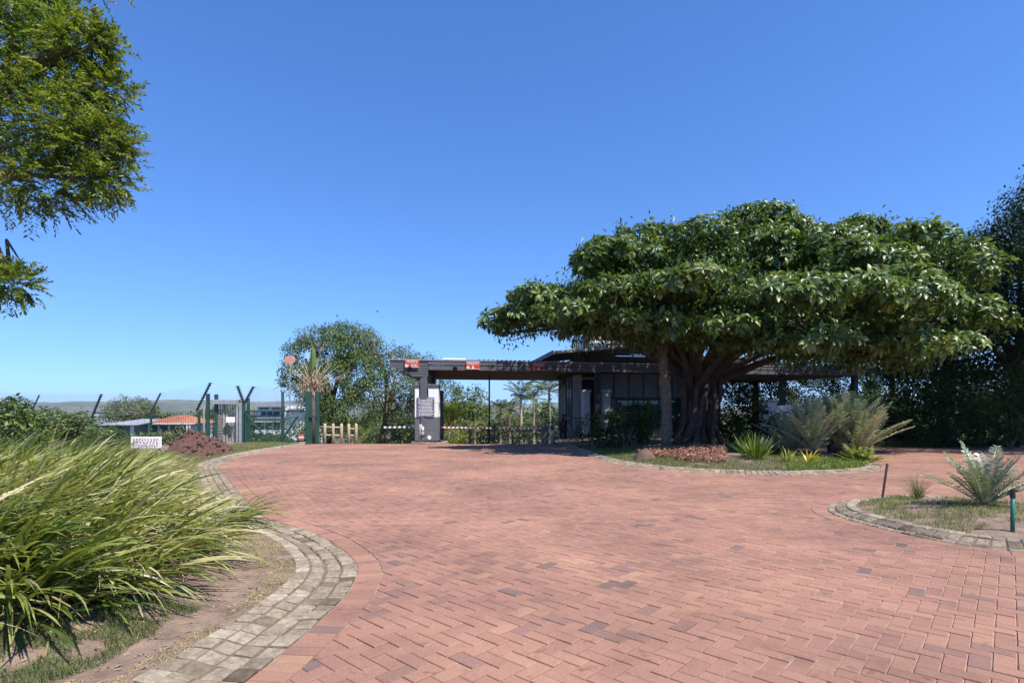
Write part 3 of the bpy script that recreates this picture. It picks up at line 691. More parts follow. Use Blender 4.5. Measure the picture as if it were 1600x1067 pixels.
fz = float(m_bed_z(np.array([7.1]), np.array([20.5]))[0]); fbase = Vector((7.1, 20.5, fz))
fig = thing('fig_tree', 'huge spreading fig tree with glossy leaves and many-stemmed trunk on the planted island', 'tree', fbase)
Oo = np.repeat(O, k, 0); vis = (Oo[:, 1] < -.45) & (np.abs(P[:, 0] / P[:, 1]) < .93); score = np.where(vis, L / P[:, 1], 0); od = np.argsort(-score); one, rest = od[:300], od[300:]
leaves('foliage', T8, P[rest], D[rest], Nn[rest], L[rest], Wd[rest], t[rest], FIG, fig, kind='stuff')
protos = []
for q in np.linspace(.15, .95, 8):
    v, f, kk = place(T8, np.zeros((1, 3)), np.array([[0, 1., 0]]), np.array([[0, 0, 1.]]), 1., .43); o = fast('leaf', v, f, FIG, fig, np.full(6, q)); COL.objects.unlink(o); protos.append(o.data); bpy.data.objects.remove(o)
for i in one:
    o = link(bpy.data.objects.new('leaf', protos[min(7, int(t[i] * 8))]), fig); d = Vector(D[i]); x = d.cross(Vector(Nn[i])).normalized(); z = x.cross(d)
    o.matrix_basis = Matrix.Translation(P[i]) @ Matrix((x, d, z)).transposed().to_4x4() @ Matrix.Scale(L[i], 4)
LOW = [Bl(1010, 525, 19.5, 46, 20), Bl(1085, 520, 18.8, 60, 24), Bl(1170, 532, 18.8, 50, 24), Bl(1245, 545, 19.5, 50, 24), Bl(1330, 555, 20, 55, 22), Bl(1410, 560, 20, 44, 24), Bl(1300, 500, 20, 90, 30), Bl(950, 515, 20, 40, 16)]
# inner, shaded foliage that closes the crown
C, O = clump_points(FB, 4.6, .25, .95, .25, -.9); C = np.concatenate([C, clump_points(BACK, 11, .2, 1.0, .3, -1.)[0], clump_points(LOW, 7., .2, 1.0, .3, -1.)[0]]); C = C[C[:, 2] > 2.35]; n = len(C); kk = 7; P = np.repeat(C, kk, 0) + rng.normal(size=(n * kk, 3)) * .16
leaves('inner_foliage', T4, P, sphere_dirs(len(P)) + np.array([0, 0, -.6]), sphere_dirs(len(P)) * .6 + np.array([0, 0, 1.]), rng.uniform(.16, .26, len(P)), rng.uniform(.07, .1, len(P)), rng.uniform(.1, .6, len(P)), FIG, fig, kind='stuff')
mb = MB(); fork = Vector((7.2, 20.6, 2.5))
for i in range(26):                                           # fused aerial roots
    a = random.uniform(0, 6.28); r0 = random.uniform(.25, .98) * (1.0 if i % 3 else .7); b = fbase + Vector((math.cos(a) * r0 * 1.15, math.sin(a) * r0 * .9, -.1))
    r1 = r0 * random.uniform(.45, .8); tp = fork + Vector((math.cos(a + .6) * r1 * .9, math.sin(a + .6) * r1, random.uniform(-.7, .5)))
    m1 = b.lerp(tp, .35) + Vector((random.uniform(-.12, .12), random.uniform(-.12, .12), 0)) - (b - fbase) * .28; m2 = b.lerp(tp, .7) + Vector((random.uniform(-.12, .12), random.uniform(-.12, .12), 0))
    mb.tube([b, b.lerp(m1, .5), m1, m2, tp], [random.uniform(.12, .24), .11, random.uniform(.07, .15), .1, .09], 7)
for c, r in FB:
    c = Vector(c); st = fork + Vector((random.uniform(-.6, .6), random.uniform(-.4, .4), random.uniform(-.8, .2))); m = st.lerp(c, .5) + Vector((0, 0, random.uniform(-.1, .5) + (.8 if c.z < 5.2 else 0)))
    mb.tube([st, st.lerp(m, .5) + Vector((random.uniform(-.2, .2), 0, .15)), m, m.lerp(c, .6) + Vector((0, 0, random.uniform(-.15, .2))), c], [.17, .13, .10, .065, .025], 7)
    for _ in range(5):
        e_ = c + Vector([random.uniform(-.85, .85) * q for q in r]); mb.tube([m.lerp(c, random.uniform(.3, 1)), (m + c + e_ * 2) / 4, e_], [.05, .035, .012], 4)
mb.build('trunk', BARK, fig, True)
# ------------------------------------------------------------------ entrance canopy
U = Vector((.977, .215, 0)).normalized(); Vd = Vector((-.116, 1, 0)).normalized(); C0 = Vector((-5.95, 26.5, 0))
def Cn(s, t, z): q = C0 + U * s + Vd * t; return Vector((q.x, q.y, z))
RU = Matrix((U, Vector((-U.y, U.x, 0)), Vector((0, 0, 1)))).transposed()
def s_at(px): k = (px - 800) / F; return (26.5 * k + 5.95) / (.977 - .215 * k)
ZT, ZB = 3.55, 3.065; SL = 28.2
def slab(mb, s0, s1, t0, t1, z0, z1):
    P = [Cn(s0, t0, z0), Cn(s1, t0, z0), Cn(s1, t1, z0), Cn(s0, t1, z0)]; return mb.prism(P, (0, 0, z1 - z0))
can = thing('gate_canopy', 'long flat dark canopy roof spanning the entrance lanes', 'canopy', Cn(14, 5, -.7))
for s0, s1 in ((1.85, 8.2), (8.21, 14.6), (14.61, 21), (21.01, SL)):
    for z0, z1, off in ((3.315, 3.53, 0), (ZB, 3.305, .025)): slab(MB(), s0, s1, off, .09 + off, z0, z1).build('fascia_board', CHAR, can, bevel=.008)
slab(MB(), -.02, SL, -.03, .12, 3.533, 3.56).build('fascia_trim', PALE, can)
for k in range(26):                                           # soffit boards
    t0 = .13 + k * .39; slab(MB(), 1.85, SL, t0, t0 + .38, 3.11 + .004 * (k % 2), 3.14).build('soffit_board', SOFFIT, can)
for s in (1.9, 6.3, 10.7, 15.2, 19.8, 24.2, 28): slab(MB(), s - .07, s + .07, .13, 10.1, 3.15, 3.44).build('rafter', DARK, can)
slab(MB(), 1.85, SL, 10.29, 10.42, ZB, 3.5).build('rear_fascia', DARK, can)
mb = MB(); slab(mb, 2.6, SL - .1, .0, 10.4, 3.563, 3.59); s = 4.4
while s < SL - .2: slab(mb, s - .025, s + .025, -.035, 10.4, 3.588, 3.63); s += .235
mb.build('roof_sheet', ROOFM, can)
mb = MB(); mb.prism([Cn(2.0, .3, 3.565), Cn(5.2, .3, 3.565), Cn(5.0, 4, 3.70), Cn(2.4, 4, 3.70)], (0, 0, .035)); mb.build('maroon_flashing', MAROON, can)
slab(MB(), 2.55, 3.75, 1.2, 2.2, 3.66, 3.76).build('roof_vent', WHITE, can, bevel=.01)
# board-clad tapering end beyond the first column
prof = lambda a: 3.34 - .60 * min(1, max(0, a)) ** .9
for k in range(6):
    z1 = 3.53 - k * .135; z0 = z1 - .126; sL = 0 if k < 2 else (k - 1.4) * .30
    if sL < 1.3: MB().prism([Cn(sL, .02 + .012 * k, z0 + .0), Cn(1.84, .02 + .012 * k, z0), Cn(1.84, .02 + .012 * k, z1), Cn(max(0, sL - .16), .02 + .012 * k, z1)], tuple(Vd * .06)).build('end_board', CHAR, can)
mb = MB(); mb.prism([Cn(0, .12, 3.32), Cn(1.3, .12, 2.78), Cn(1.84, .12, 2.74), Cn(1.84, .12, 3.5), Cn(0, .12, 3.5)], tuple(Vd * 10)); mb.build('end_soffit', CHAR, can)
for s, t, zb in ((1.62, .12, -.2), (1.9, 6.5, -.9), (s_at(934), -.05, -.72), (16.2, .3, -.75), (22.3, .3, -.85), (27.3, .3, -.9), (16.2, 8, -1.2), (22.3, 8, -1.2)):
    m = MB(); slab(m, s - .15, s + .15, t, t + .3, zb, 3.06 if s > 2 else 3.0); slab(m, s - .2, s + .2, t - .05, t + .35, zb, zb + .04) if s > 2.2 else None
    m.build('column', CHAR if s < 2 else DARK, can, bevel=.012)
mb = MB(); a = Cn(s_at(775), 4.6, -1.1); mb.tube([a, Cn(s_at(775), 4.6, 3.1)], .05, 8); mb.build('slender_post', DARK, can)

def text(body, size, loc, rot, mat, parent, name='lettering', sx=1.0):
    cu = bpy.data.curves.new(name, 'FONT'); cu.body = body; cu.size = size; cu.extrude = .004; cu.align_x = 'CENTER'; cu.align_y = 'CENTER'; cu.materials.append(mat)
    o = bpy.data.objects.new(name, cu); COL.objects.link(o); bpy.context.view_layer.update()
    me = bpy.data.meshes.new_from_object(o.evaluated_get(bpy.context.evaluated_depsgraph_get())); bpy.data.objects.remove(o); o = bpy.data.objects.new(name, me); link(o, parent); o.matrix_basis = Matrix.Translation(loc) @ rot @ Matrix.Diagonal((sx, 1, 1, 1)); return o
RT = RU.to_4x4() @ Matrix.Rotation(R(90), 4, 'X')
def arrow(c, ang, size, mat, parent):
    pts = [(-.5, .17), (.05, .17), (.05, .48), (.55, 0), (.05, -.48), (.05, -.17), (-.5, -.17)]; ca, sa = math.cos(ang), math.sin(ang)
    P = [c + U * ((x * ca - y * sa) * size) + Vector((0, 0, (x * sa + y * ca) * size)) for x, y in pts]
    MB().prism(P, tuple(-Vd * .006)).build('arrow', mat, parent)
SIGNRED = M('sign face red', (.50, .06, .035), .55, .12, 3.); MARK = M('sign white', (.8, .78, .76), .6, .03, 3)
def fascia_sign(px0, px1, zc, h, lab, l1, second, off=-.05):
    s0, s1 = s_at(px0), s_at(px1); w = s1 - s0; sc = (s0 + s1) / 2; t = thing('lane_sign', lab, 'sign', Cn(sc, off, zc), 'red lane signs on the canopy fascia')
    slab(MB(), s0, s1, off, off + .03, zc - h / 2, zc + h / 2).build('panel', SIGNRED, t, bevel=.006)
    for a, b, c, d in ((s0, s1, zc + h / 2 - .025, zc + h / 2 - .008), (s0, s1, zc - h / 2 + .008, zc - h / 2 + .025)): slab(MB(), a + .01, b - .01, off - .004, off, c, d).build('border', MARK, t)
    o = off - .006; text(l1, h * .42, Cn(sc, o, zc + h * .22), RT, MARK, t, sx=w * .92 / (len(l1) * h * .42 * .62))
    for kind, f in second:
        p = Cn(s0 + w * f, o + .004, zc - h * .24)
        if kind == 'left': arrow(p, math.pi, h * .42, MARK, t)
        elif kind == 'down': arrow(p, -math.pi / 2, h * .40, MARK, t)
        else: text(kind, h * .42, Cn(s0 + w * f, o, zc - h * .23), RT, MARK, t, sx=w * .5 / (len(kind) * h * .42 * .62))
fascia_sign(632.5, 655, 3.36, .40, 'red sign with left arrow at the far left end of the canopy fascia', 'TRAILERS &', [('left', .14), ('BUSES', .66)])
fascia_sign(728, 750, 3.31, .38, 'bright red sign with left and down arrows, in sun on the mid fascia', 'RESIDENTS', [('left', .16), ('down', .5)])
fascia_sign(831, 852, 3.30, .36, 'shaded dark red sign with one down arrow near the guardhouse', 'VISITORS', [('down', .5)])
for px, dz, lab in ((641, 3.13, 'small black floodlight under the leftmost red sign'), (711, 3.18, 'small black floodlight on the sunlit fascia left of the middle sign')):
    s = s_at(px); t = thing('floodlight', lab, 'floodlight', Cn(s, -.1, dz), 'floodlights on the canopy fascia')
    m = MB(); m.bar(Cn(s, .0, dz + .05), Cn(s, -.2, dz + .02), .05); m.build('bracket', DARK, t); m = MB(); m.tube([Cn(s, -.14, dz + .06), Cn(s, -.34, dz - .06)], [.07, .13], 8); m.build('lamp_head', DARK, t, bevel=.01)

# ------------------------------------------------------------------ sign pillar on its small traffic island
pz = float(plane(0, 26.5)) + .085
def pillar(name, lab, x0, x1, y0, y1, courses, cap, slot=None):
    t = thing(name, lab, 'pillar', ((x0 + x1) / 2, (y0 + y1) / 2, courses[0][0]), 'gate pillars under the canopy end')
    for za, zb, m in courses:
        if slot and zb > slot[2]:
            for a, b in ((x0, slot[0]), (slot[1], x1)): MB().box(((a + b) / 2, (y0 + y1) / 2, (za + zb) / 2), (b - a, y1 - y0, zb - za - .012)).build('block', m, t, bevel=.012)
            MB().box(((slot[0] + slot[1]) / 2, (y0 + y1) / 2 + .12, (za + zb) / 2), (slot[1] - slot[0] - .01, y1 - y0 - .26, zb - za - .01)).build('recess_block', CHAR, t)
        else: MB().box(((x0 + x1) / 2, (y0 + y1) / 2, (za + zb) / 2), (x1 - x0, y1 - y0, zb - za - .012)).build('block', m, t, bevel=.012)
    for za, zb, g in cap:
        for a, b in (((x0, slot[0]), (slot[1], x1)) if slot else ((x0, x1),)): MB().box(((a + b) / 2, (y0 + y1) / 2, (za + zb) / 2), (b - a + .0, y1 - y0 + 2 * g, zb - za - .008)).build('cap_stone', GREYB, t, bevel=.012)
    return t
X0, X1 = -4.83, -3.70
pil = pillar('sign_pillar', 'white and grey block pillar carrying the notice board at the lane split', X0, X1, 27.0, 28.0, [(pz, .05, GREYB), (.05, .715, GREYB), (.715, 1.40, WHITE), (1.40, 2.14, WHITE)], [(2.14, 2.26, .01), (2.26, 2.36, .03)], (-4.62, -4.16, 1.7))
pillar('sign_pillar', 'dark shaded block pillar just behind the white notice pillar', -5.3, -4.27, 33, 34, [(-1.0, 0.1, GREYB), (.1, .75, GREYB), (.75, 1.5, GREYB), (1.5, 2.0, GREYB)], [(2.0, 2.12, .02), (2.12, 2.22, .05)])
MB().bar((-4.39, 27.12, 1.6), (-4.39, 27.12, 3.1), .36, .34).build('steel_post', CHAR, can, bevel=.012)
t = thing('notice_board', 'grey notice board with rows of small white print on the pillar face', 'notice board', (-4.28, 26.97, .76)); t['label'] = 'grey notice board with rows of small white print on the pillar face'
MB().box((-4.28, 26.965, 1.235), (.86, .035, .95)).build('panel', GREYB, t, bevel=.006)
m = MB()
for r in range(13):
    z = 1.645 - r * .069; x = -4.66 + random.uniform(0, .10); end = -3.90 - random.uniform(0, .14)
    while x < end: w = random.uniform(.04, .13); m.box((min(x + w / 2, end), 26.945, z), (w, .006, .03)); x += w + .018
m.build('print_lines', MARK, t)
t = thing('intercom_post', 'round pale timber post with white intercom boxes before the pillar', 'intercom', (-4.42, 26.3, pz))
m = MB(); m.tube([(-4.42, 26.3, pz - .05), (-4.42, 26.3, .38), (-4.42, 26.3, .40)], [.085, .08, .06], 10); m.build('post', WOOD, t, True)
MB().box((-4.30, 26.24, .20), (.10, .12, .17)).build('call_box', WHITE, t, bevel=.01); MB().box((-4.30, 26.24, -.02), (.12, .12, .16)).build('keypad', PALE, t, bevel=.01)
m = MB(); m.tube([(-4.34, 26.2, -.14), (-4.34, 26.12, -.2)], [.06, .05], 8); m.build('camera_hood', DARK, t)
t = thing('ground_floodlight', 'small white floodlight low on the pillar foot', 'floodlight', (-4.1, 26.8, pz)); m = MB(); m.tube([(-4.18, 26.9, -.32), (-4.05, 26.68, -.26)], [.05, .1], 8); m.build('lamp_head', WHITE, t, bevel=.01)
m = MB(); m.bar((-4.15, 26.86, pz - .02), (-4.15, 26.86, -.3), .03); m.build('stem', GALV, t)

# ------------------------------------------------------------------ booms and bollards
def boom(lab, a, b, w, c1, c2, n, housing=None):
    a, b = Vector(a), Vector(b); t = thing('boom_barrier', lab, 'boom barrier', a, 'boom barriers across the lanes')
    for k in range(n): MB().bar(a.lerp(b, k / n), a.lerp(b, (k + 1) / n), w, w).build('stripe', c1 if k % 2 == 0 else c2, t)
    if housing: hx, hy, hz, hw, hh, hm = housing; MB().box((hx, hy, hz + hh / 2), (hw, .34, hh)).build('housing', hm, t, bevel=.02)
REDL = M('boom red', (.55, .07, .05), .5, .1, 3.)
boom('white boom barrier with black bands left of the notice pillar', W(600, 667.5, 27.6), W(649, 667, 27.6), .085, WHITE, CHAR, 13)
boom('long red and white striped boom between the pillar and a thin dark post', W(690, 667.5, 27.7), W(768, 668.5, 28.2), .075, REDL, MARK, 24)
boom('red and white striped boom reaching the grey bollard by the guardhouse', W(776, 668.5, 28.25), W(845, 669, 28.8), .075, REDL, MARK, 22, (W(850, 0, 28.85).x, 28.85, -.78, .25, 1.18, CHAR))
t = thing('boom_rest', 'thin dark forked post catching the ends of both striped booms', 'post', G(772, 28.22)); m = MB(); m.bar(W(772, 697, 28.22), W(772, 662, 28.22), .12, .1); m.bar(W(767, 668, 28.22), W(767, 660, 28.22), .05); m.build('fork', DARK, t)
t = thing('card_reader_post', 'pale grey card reader post right of the dark boom housing', 'card reader', G(862.5, 30)); MB().box(W(862.5, 682, 30) , (.2, .2, 1.35)).build('post', PALE, t, bevel=.015); MB().box(W(862.5, 668, 29.88), (.14, .05, .2)).build('reader', DARK, t, bevel=.008)

# ------------------------------------------------------------------ guardhouse
gh = thing('guardhouse', 'shaded glass and plaster guardhouse between the gate and the big tree', 'building', Cn(12.5, 3.2, -.75))
S0 = s_at(905)
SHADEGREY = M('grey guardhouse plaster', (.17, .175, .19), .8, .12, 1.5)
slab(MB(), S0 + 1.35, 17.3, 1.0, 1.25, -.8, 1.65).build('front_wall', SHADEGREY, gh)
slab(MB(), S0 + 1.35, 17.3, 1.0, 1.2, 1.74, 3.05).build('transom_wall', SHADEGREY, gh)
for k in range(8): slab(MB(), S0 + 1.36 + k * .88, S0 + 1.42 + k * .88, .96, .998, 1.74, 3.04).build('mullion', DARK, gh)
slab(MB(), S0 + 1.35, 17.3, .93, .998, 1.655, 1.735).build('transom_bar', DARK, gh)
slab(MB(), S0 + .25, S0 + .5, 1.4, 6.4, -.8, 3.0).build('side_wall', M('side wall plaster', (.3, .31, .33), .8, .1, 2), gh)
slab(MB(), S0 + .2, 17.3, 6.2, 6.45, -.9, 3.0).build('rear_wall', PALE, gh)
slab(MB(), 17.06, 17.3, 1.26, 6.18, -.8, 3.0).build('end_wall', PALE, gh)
for a in (S0 + .35, S0 + 1.5): 
    m = MB(); slab(m, a, a + .42, .55, 1.0 - .01, -.75, 2.0); m.build('pier', PALE, gh, bevel=.015); slab(MB(), a - .05, a + .47, .5, .985, 2.01, 2.14).build('pier_cap', PALE, gh, bevel=.015)
def window(s0, s1, z0, z1, t, parent, nv, nh, gl=GLASS):
    f = MB()
    for a, b, c, d in ((s0, s1, z1 - .07, z1), (s0, s1, z0, z0 + .07), (s0, s0 + .07, z0 + .07, z1 - .07), (s1 - .07, s1, z0 + .07, z1 - .07)): slab(f, a, b, t - .06, t, c, d)
    fr = f.build('window_frame', DARK, parent)
    for i in range(nv):
        for j in range(nh):
            a, b = s0 + .07 + (s1 - s0 - .14) * i / nv, s0 + .07 + (s1 - s0 - .14) * (i + 1) / nv; c, d = z0 + .07 + (z1 - z0 - .14) * j / nh, z0 + .07 + (z1 - z0 - .14) * (j + 1) / nh
            slab(MB(), a + .02, b - .02, t - .035, t - .02, c + .02, d - .02).build('pane', gl, fr)
    f = MB()
    for i in range(1, nv): x = s0 + .07 + (s1 - s0 - .14) * i / nv; slab(f, x - .02, x + .02, t - .05, t - .005, z0 + .07, z1 - .07)
    for j in range(1, nh): z = z0 + .07 + (z1 - z0 - .14) * j / nh; slab(f, s0 + .07, s1 - .07, t - .048, t - .003, z - .02, z + .02)
    if f.v: f.build('mullion', DARK, fr)
window(S0 + 2.4, S0 + 5.0, .0, 1.66, .99, gh, 4, 2); window(S0 + 5.4, S0 + 7.4, -.7, 1.66, .99, gh, 2, 2)
window(s_at(892), s_at(903), -.7, 2.9, 1.3, gh, 2, 3, PALEGLASS)
# clerestory storey with a tilted roof
slab(MB(), S0 + .55, 16.4, 1.2, 6, 3.66, 4.05).build('clerestory_sill', CHAR, gh)
window(S0 - .15, S0 + .42, 3.66, 4.9, 1.1, gh, 2, 1, PALEGLASS); window(S0 + .9, 16.4, 4.06, 4.7, 1.1, gh, 8, 1, PALEGLASS)
slab(MB(), S0 + .5, S0 + .85, .95, 1.3, 3.6, 5.0).build('tower_column', DARK, gh, bevel=.01)
mb = MB(); mb.prism([Cn(S0 - 1.35, .2, 4.0), Cn(16.8, .2, 4.9), Cn(16.8, 7, 4.9), Cn(S0 - 1.35, 7, 4.0)], (0, 0, .16)); mb.build('roof', PALE, gh, bevel=.01)
slab(MB(), S0 - 1.4, S0 - 1.36, .15, 7.05, 3.97, 4.2).build('gutter', CHAR, gh)
slab(MB(), S0 + 1.0, 16, .9, 1.0, 4.75, 4.86).build('clerestory_trim', WHITE, gh)
slab(MB(), S0 + .9, 16.4, 1.15, 1.3, 4.72, 5.15).build('upper_panel', PALE, gh)
t = thing('turnstile_rail', 'low dark steel railing beside the guardhouse door', 'railing', G(897, 28.6)); m = MB()
for px in (893, 900, 907): m.bar(W(px, 694, 28.6), W(px, 653, 28.6), .05)
m.build('upright', DARK, t); m = MB(); m.bar(W(892, 653, 28.6), W(909, 653, 28.6), .06); m.build('handrail', DARK, t)

# low walls and pier of the exit side under the right-hand canopy
t = thing('white_pier', 'pale square pier with cap behind the big cycad', 'pier', G(1200, 23)); m = MB(); m.box(W(1201, 664, 23), (.46, .46, 1.9)); m.build('shaft', WHITE, t, bevel=.012); MB().box(W(1201, 627, 23), (.56, .56, .12)).build('cap', PALE, t, bevel=.015)
t = thing('garden_wall', 'low white garden wall sloping away behind the cycad fronds', 'wall', G(1235, 24)); a, b = W(1212, 640, 23.4), W(1258, 640, 25.5)
m = MB(); m.prism([(a.x, a.y, -.75), (b.x, b.y, -.75), (b.x, b.y, 1.35), (a.x, a.y, 1.2)], (.12, .22, 0)); m.build('wall', WHITE, t); m = MB(); m.prism([(a.x - .03, a.y - .06, 1.2), (b.x - .03, b.y - .06, 1.35), (b.x - .03, b.y - .06, 1.43), (a.x - .03, a.y - .06, 1.28)], (.18, .34, 0)); m.build('coping', WHITE, t)

# ------------------------------------------------------------------ person by the guardhouse
def person(lab, base, h, yaw):
    t = thing('person', lab, 'person', base); J = [((0, 0, .53), .085), ((0, 0, .65), .08), ((0, 0, .78), .095), ((0, .01, .845), .035), ((0, .015, .885), .045), ((0, .015, .94), .055), ((0, .015, .985), .035),
         ((-.055, 0, .47), .06), ((-.06, .015, .28), .042), ((-.06, -.01, .05), .026), ((-.06, .07, .018), .022), ((.055, 0, .47), .06), ((.06, -.01, .28), .042), ((.065, -.03, .05), .026), ((.065, .05, .018), .022),
         ((-.115, 0, .79), .042), ((-.145, -.01, .63), .03), ((-.12, .07, .52), .022), ((-.11, .1, .47), .02), ((.115, 0, .79), .042), ((.15, -.01, .63), .03), ((.14, .04, .50), .022), ((.135, .06, .45), .02)]
    E = [(0, 1), (1, 2), (2, 3), (3, 4), (4, 5), (5, 6), (0, 7), (7, 8), (8, 9), (9, 10), (0, 11), (11, 12), (12, 13), (13, 14), (2, 15), (15, 16), (16, 17), (17, 18), (2, 19), (19, 20), (20, 21), (21, 22)]
    me = bpy.data.meshes.new('body'); rot = Matrix.Rotation(yaw, 3, 'Z'); me.from_pydata([Vector(base) + rot @ Vector(p) * h for p, r in J], E, []); me.materials.append(CLOTH); me.materials.append(SKIN)
    o = bpy.data.objects.new('body', me); link(o, t); s = o.modifiers.new('skin', 'SKIN'); s.use_smooth_shade = True
    for i, (p, r) in enumerate(J): me.skin_vertices[0].data[i].radius = (r * h, r * h); me.skin_vertices[0].data[i].use_root = i == 0
    o.modifiers.new('sub', 'SUBSURF').levels = 1; o.modifiers['sub'].render_levels = 2
    hd = Vector(base) + rot @ Vector((0, .02, .935)) * h; bm = bmesh.new(); bmesh.ops.create_uvsphere(bm, u_segments=12, v_segments=9, radius=.066 * h); bmesh.ops.scale(bm, vec=(.85, 1, 1.15), verts=bm.verts); bmesh.ops.translate(bm, vec=hd, verts=bm.verts)
    me2 = bpy.data.meshes.new('head'); bm.to_mesh(me2); bm.free(); me2.materials.append(SKIN); link(bpy.data.objects.new('head', me2), t)
    m = MB(); m.tube([hd + Vector((0, 0, .03 * h)), hd + Vector((0, 0, .075 * h)), hd + Vector((0, 0, .088 * h))], [.066 * h, .058 * h, .02 * h], 10); m.build('cap', CLOTH, t, True)
person('person in dark clothes standing by the guardhouse door', G(880, 29.6, .0), 1.62, R(200))

# ------------------------------------------------------------------ green security fence with electric strands
FG = 'green security fence and gate'
def mesh_panel(mb, a, b, z0, z1, dh=.055, dv=.16, r=.007):
    a, b = Vector(a), Vector(b); L = (b - a).length; n = int((z1 - z0) / dh)
    for k in range(n + 1): z = z0 + (z1 - z0) * k / n; mb.bar((a.x, a.y, z), (b.x, b.y, z), r)
    for k in range(int(L / dv) + 1): p = a.lerp(b, k * dv / L); mb.bar((p.x, p.y, z0), (p.x, p.y, z1), r)
def arm(mb, pegs, a, b, n=10):
    a, b = Vector(a), Vector(b); mb.bar(a, b, .075, .075); out = []
    for k in range(n):
        p = a.lerp(b, .06 + .92 * k / (n - 1)); q = p + Vector((.09, 0, .0)); pegs.bar(p - Vector((.10, 0, 0)), q + Vector((.03, 0, 0)), .035); out.append(q)
    return out
ef = thing('electric_fence', 'dark green mesh fence with angled electric strand arms behind the strap leaves', 'fence', G(311, 28.3))
posts = [(311, 28.3, 642, (307, 642), (329, 598)), (236, 36, 648, (235, 646), (251, 614)), (143, 32, 655, (143, 653), (158.5, 615.7)), (52, 46, 646, (50, 641), (61.5, 617)), (-70, 36, 650, (-72, 646), (-58, 612))]
strands = []
for px, d, py, a, b in posts:
    m = MB(); m.bar(G(px, d, -.3), W(px, py, d), .10, .10); p = m.build('fence_post', GREEN, ef); m, pg = MB(), MB(); strands.append(arm(m, pg, W(*a, d), W(*b, d))); m.build('arm', DARK, p); pg.build('insulator', DARK, p)
m1, pg = MB(), MB(); va = arm(m1, pg, W(381, 630, 28), W(371, 603, 28)); vb = arm(m1, pg, W(382, 630, 28), W(396, 604, 28)); vs = MB().bar(G(381, 28, -.2), W(381, 630, 28), .12, .12).build('gate_post', GREEN, ef); m1.build('arm', DARK, vs); pg.build('insulator', DARK, vs)
far_post = MB().bar(G(441.7, 33, -.2), W(441.7, 612, 33), .14, .14).build('fence_post', GREEN, ef); MB().bar(G(388, 30.5, -.2), W(388, 622, 30.5), .13, .13).build('fence_post', GREEN, ef)
m = MB(); right = [W(484, 606 + 3.2 * k, 27.9) for k in range(10)][::-1]
for A_, B_ in list(zip(strands[:-1], strands[1:])) + [(strands[0], va), (va, vb), (vb, right), (vb, [W(441.7, 612 + 3.0 * k, 33) for k in range(10)][::-1])]:
    for p, q in zip(A_, B_): 
        mid = (p + q) / 2 - Vector((0, 0, .02)); m.tube([p, mid, q], .0055, 3, False)
m.build('wire_strands', GALV, ef, kind='stuff')
m = MB()
for (p0, p1) in zip(posts[:-1], posts[1:]): mesh_panel(m, G(p0[0], p0[1]), G(p1[0], p1[1]), float(plane(0, p0[1])), 1.35 + (HY - p0[2]) / F * p0[1] - .05, .09, .5, .008)
mesh_panel(m, G(311, 28.3), G(322, 28.3), -.6, 1.0); mesh_panel(m, G(388, 31), G(441, 33), -.9, .75, .07, .2); m.build('wire_mesh', GREEN, ef, kind='stuff')
MB().bar(W(386, 650.5, 31), W(443, 649, 33), .09).build('top_rail', DARK, ef)
ts = thing('pedestrian_turnstile', 'full-height caged pedestrian turnstile of pale rusty bars', 'turnstile', G(350, 28))
z0, z1 = -.60, 1.35
for px, w, m_, top in ((325, .14, GREEN, 615), (338, .14, GREEN, 616), (371, .10, GALV, 630), (376.5, .14, GALV, 630), (350, .06, RUSTW, 632), (355, .05, RUSTW, 632), (319, .06, RUSTW, 634)): MB().bar(G(px, 28, -.05), W(px, top, 28), w, w).build('upright', m_, ts)
MB().box((W(353.5, 0, 28).x, 28.3, W(0, 628, 28).z), (W(372, 0, 28).x - W(335, 0, 28).x, 1.1, .24)).build('roof_box', GALV, ts, bevel=.015)
m = MB()
for k in range(26): z = z0 + (z1 - z0) * k / 25; m.bar((W(337, 0, 28).x, 28, z), (W(353, 0, 28).x, 28.02, z), .028)
m.build('comb_bars', RUSTW, ts); m = MB()
for k in range(26): z = z0 + (z1 - z0) * k / 25; m.bar((W(355, 0, 28).x, 28.05, z), (W(370, 0, 28).x, 28.3, z), .026)
for k in range(9): x = W(339 + k * 3.8, 0, 28).x; m.bar((x, 28.1, z0), (x, 28.1, z1), .035)
m.build('cage_bars', RUSTW, ts); m = MB()
for k in range(9): z = z0 + 1.0 * k / 5; m.bar((W(319, 0, 28).x, 28.1, z), (W(336, 0, 28).x, 28.1, z), .03)
for k in range(7): x = W(317.5 + k * 2.7, 0, 28).x; m.bar((x, 28.12, z0), (x, 28.12, z1 - .1), .03)
m.build('side_cage', RUSTW, ts); MB().box(W(360, 656, 27.8), (.40, .2, .28)).build('reader_box', WHITE, ts, bevel=.02)
mg = thing('mesh_gate', 'green mesh vehicle gate with diagonal braces standing closed', 'gate', G(432, 27.9)); gd = 27.9; g0, g1 = -.52, 1.02
xa, xb = W(384, 0, gd).x, W(478, 0, gd).x
for a, b, n_ in (((xa, gd, g1), (xb, gd, g1), 'top_rail'), ((xa, gd, g0), (xb, gd, g0), 'bottom_rail'), ((xa, gd, g0), (xa, gd, g1), 'stile'), ((xb, gd, g0), (xb, gd, g1), 'stile'), ((xa, gd, .9), (W(418, 0, gd).x, gd, g0 + .05), 'brace'), ((W(465, 0, gd).x, gd, .75), (W(440, 0, gd).x, gd, g0 + .05), 'brace')):
    MB().bar(a, b, .07 if n_ != 'brace' else .11, .07).build(n_, GREEN, mg)
m = MB(); mesh_panel(m, (xa, gd + .03, 0), (xb, gd + .03, 0), g0, g1, .04, .09, .008); m.build('wire_mesh', GREEN, mg, kind='stuff')
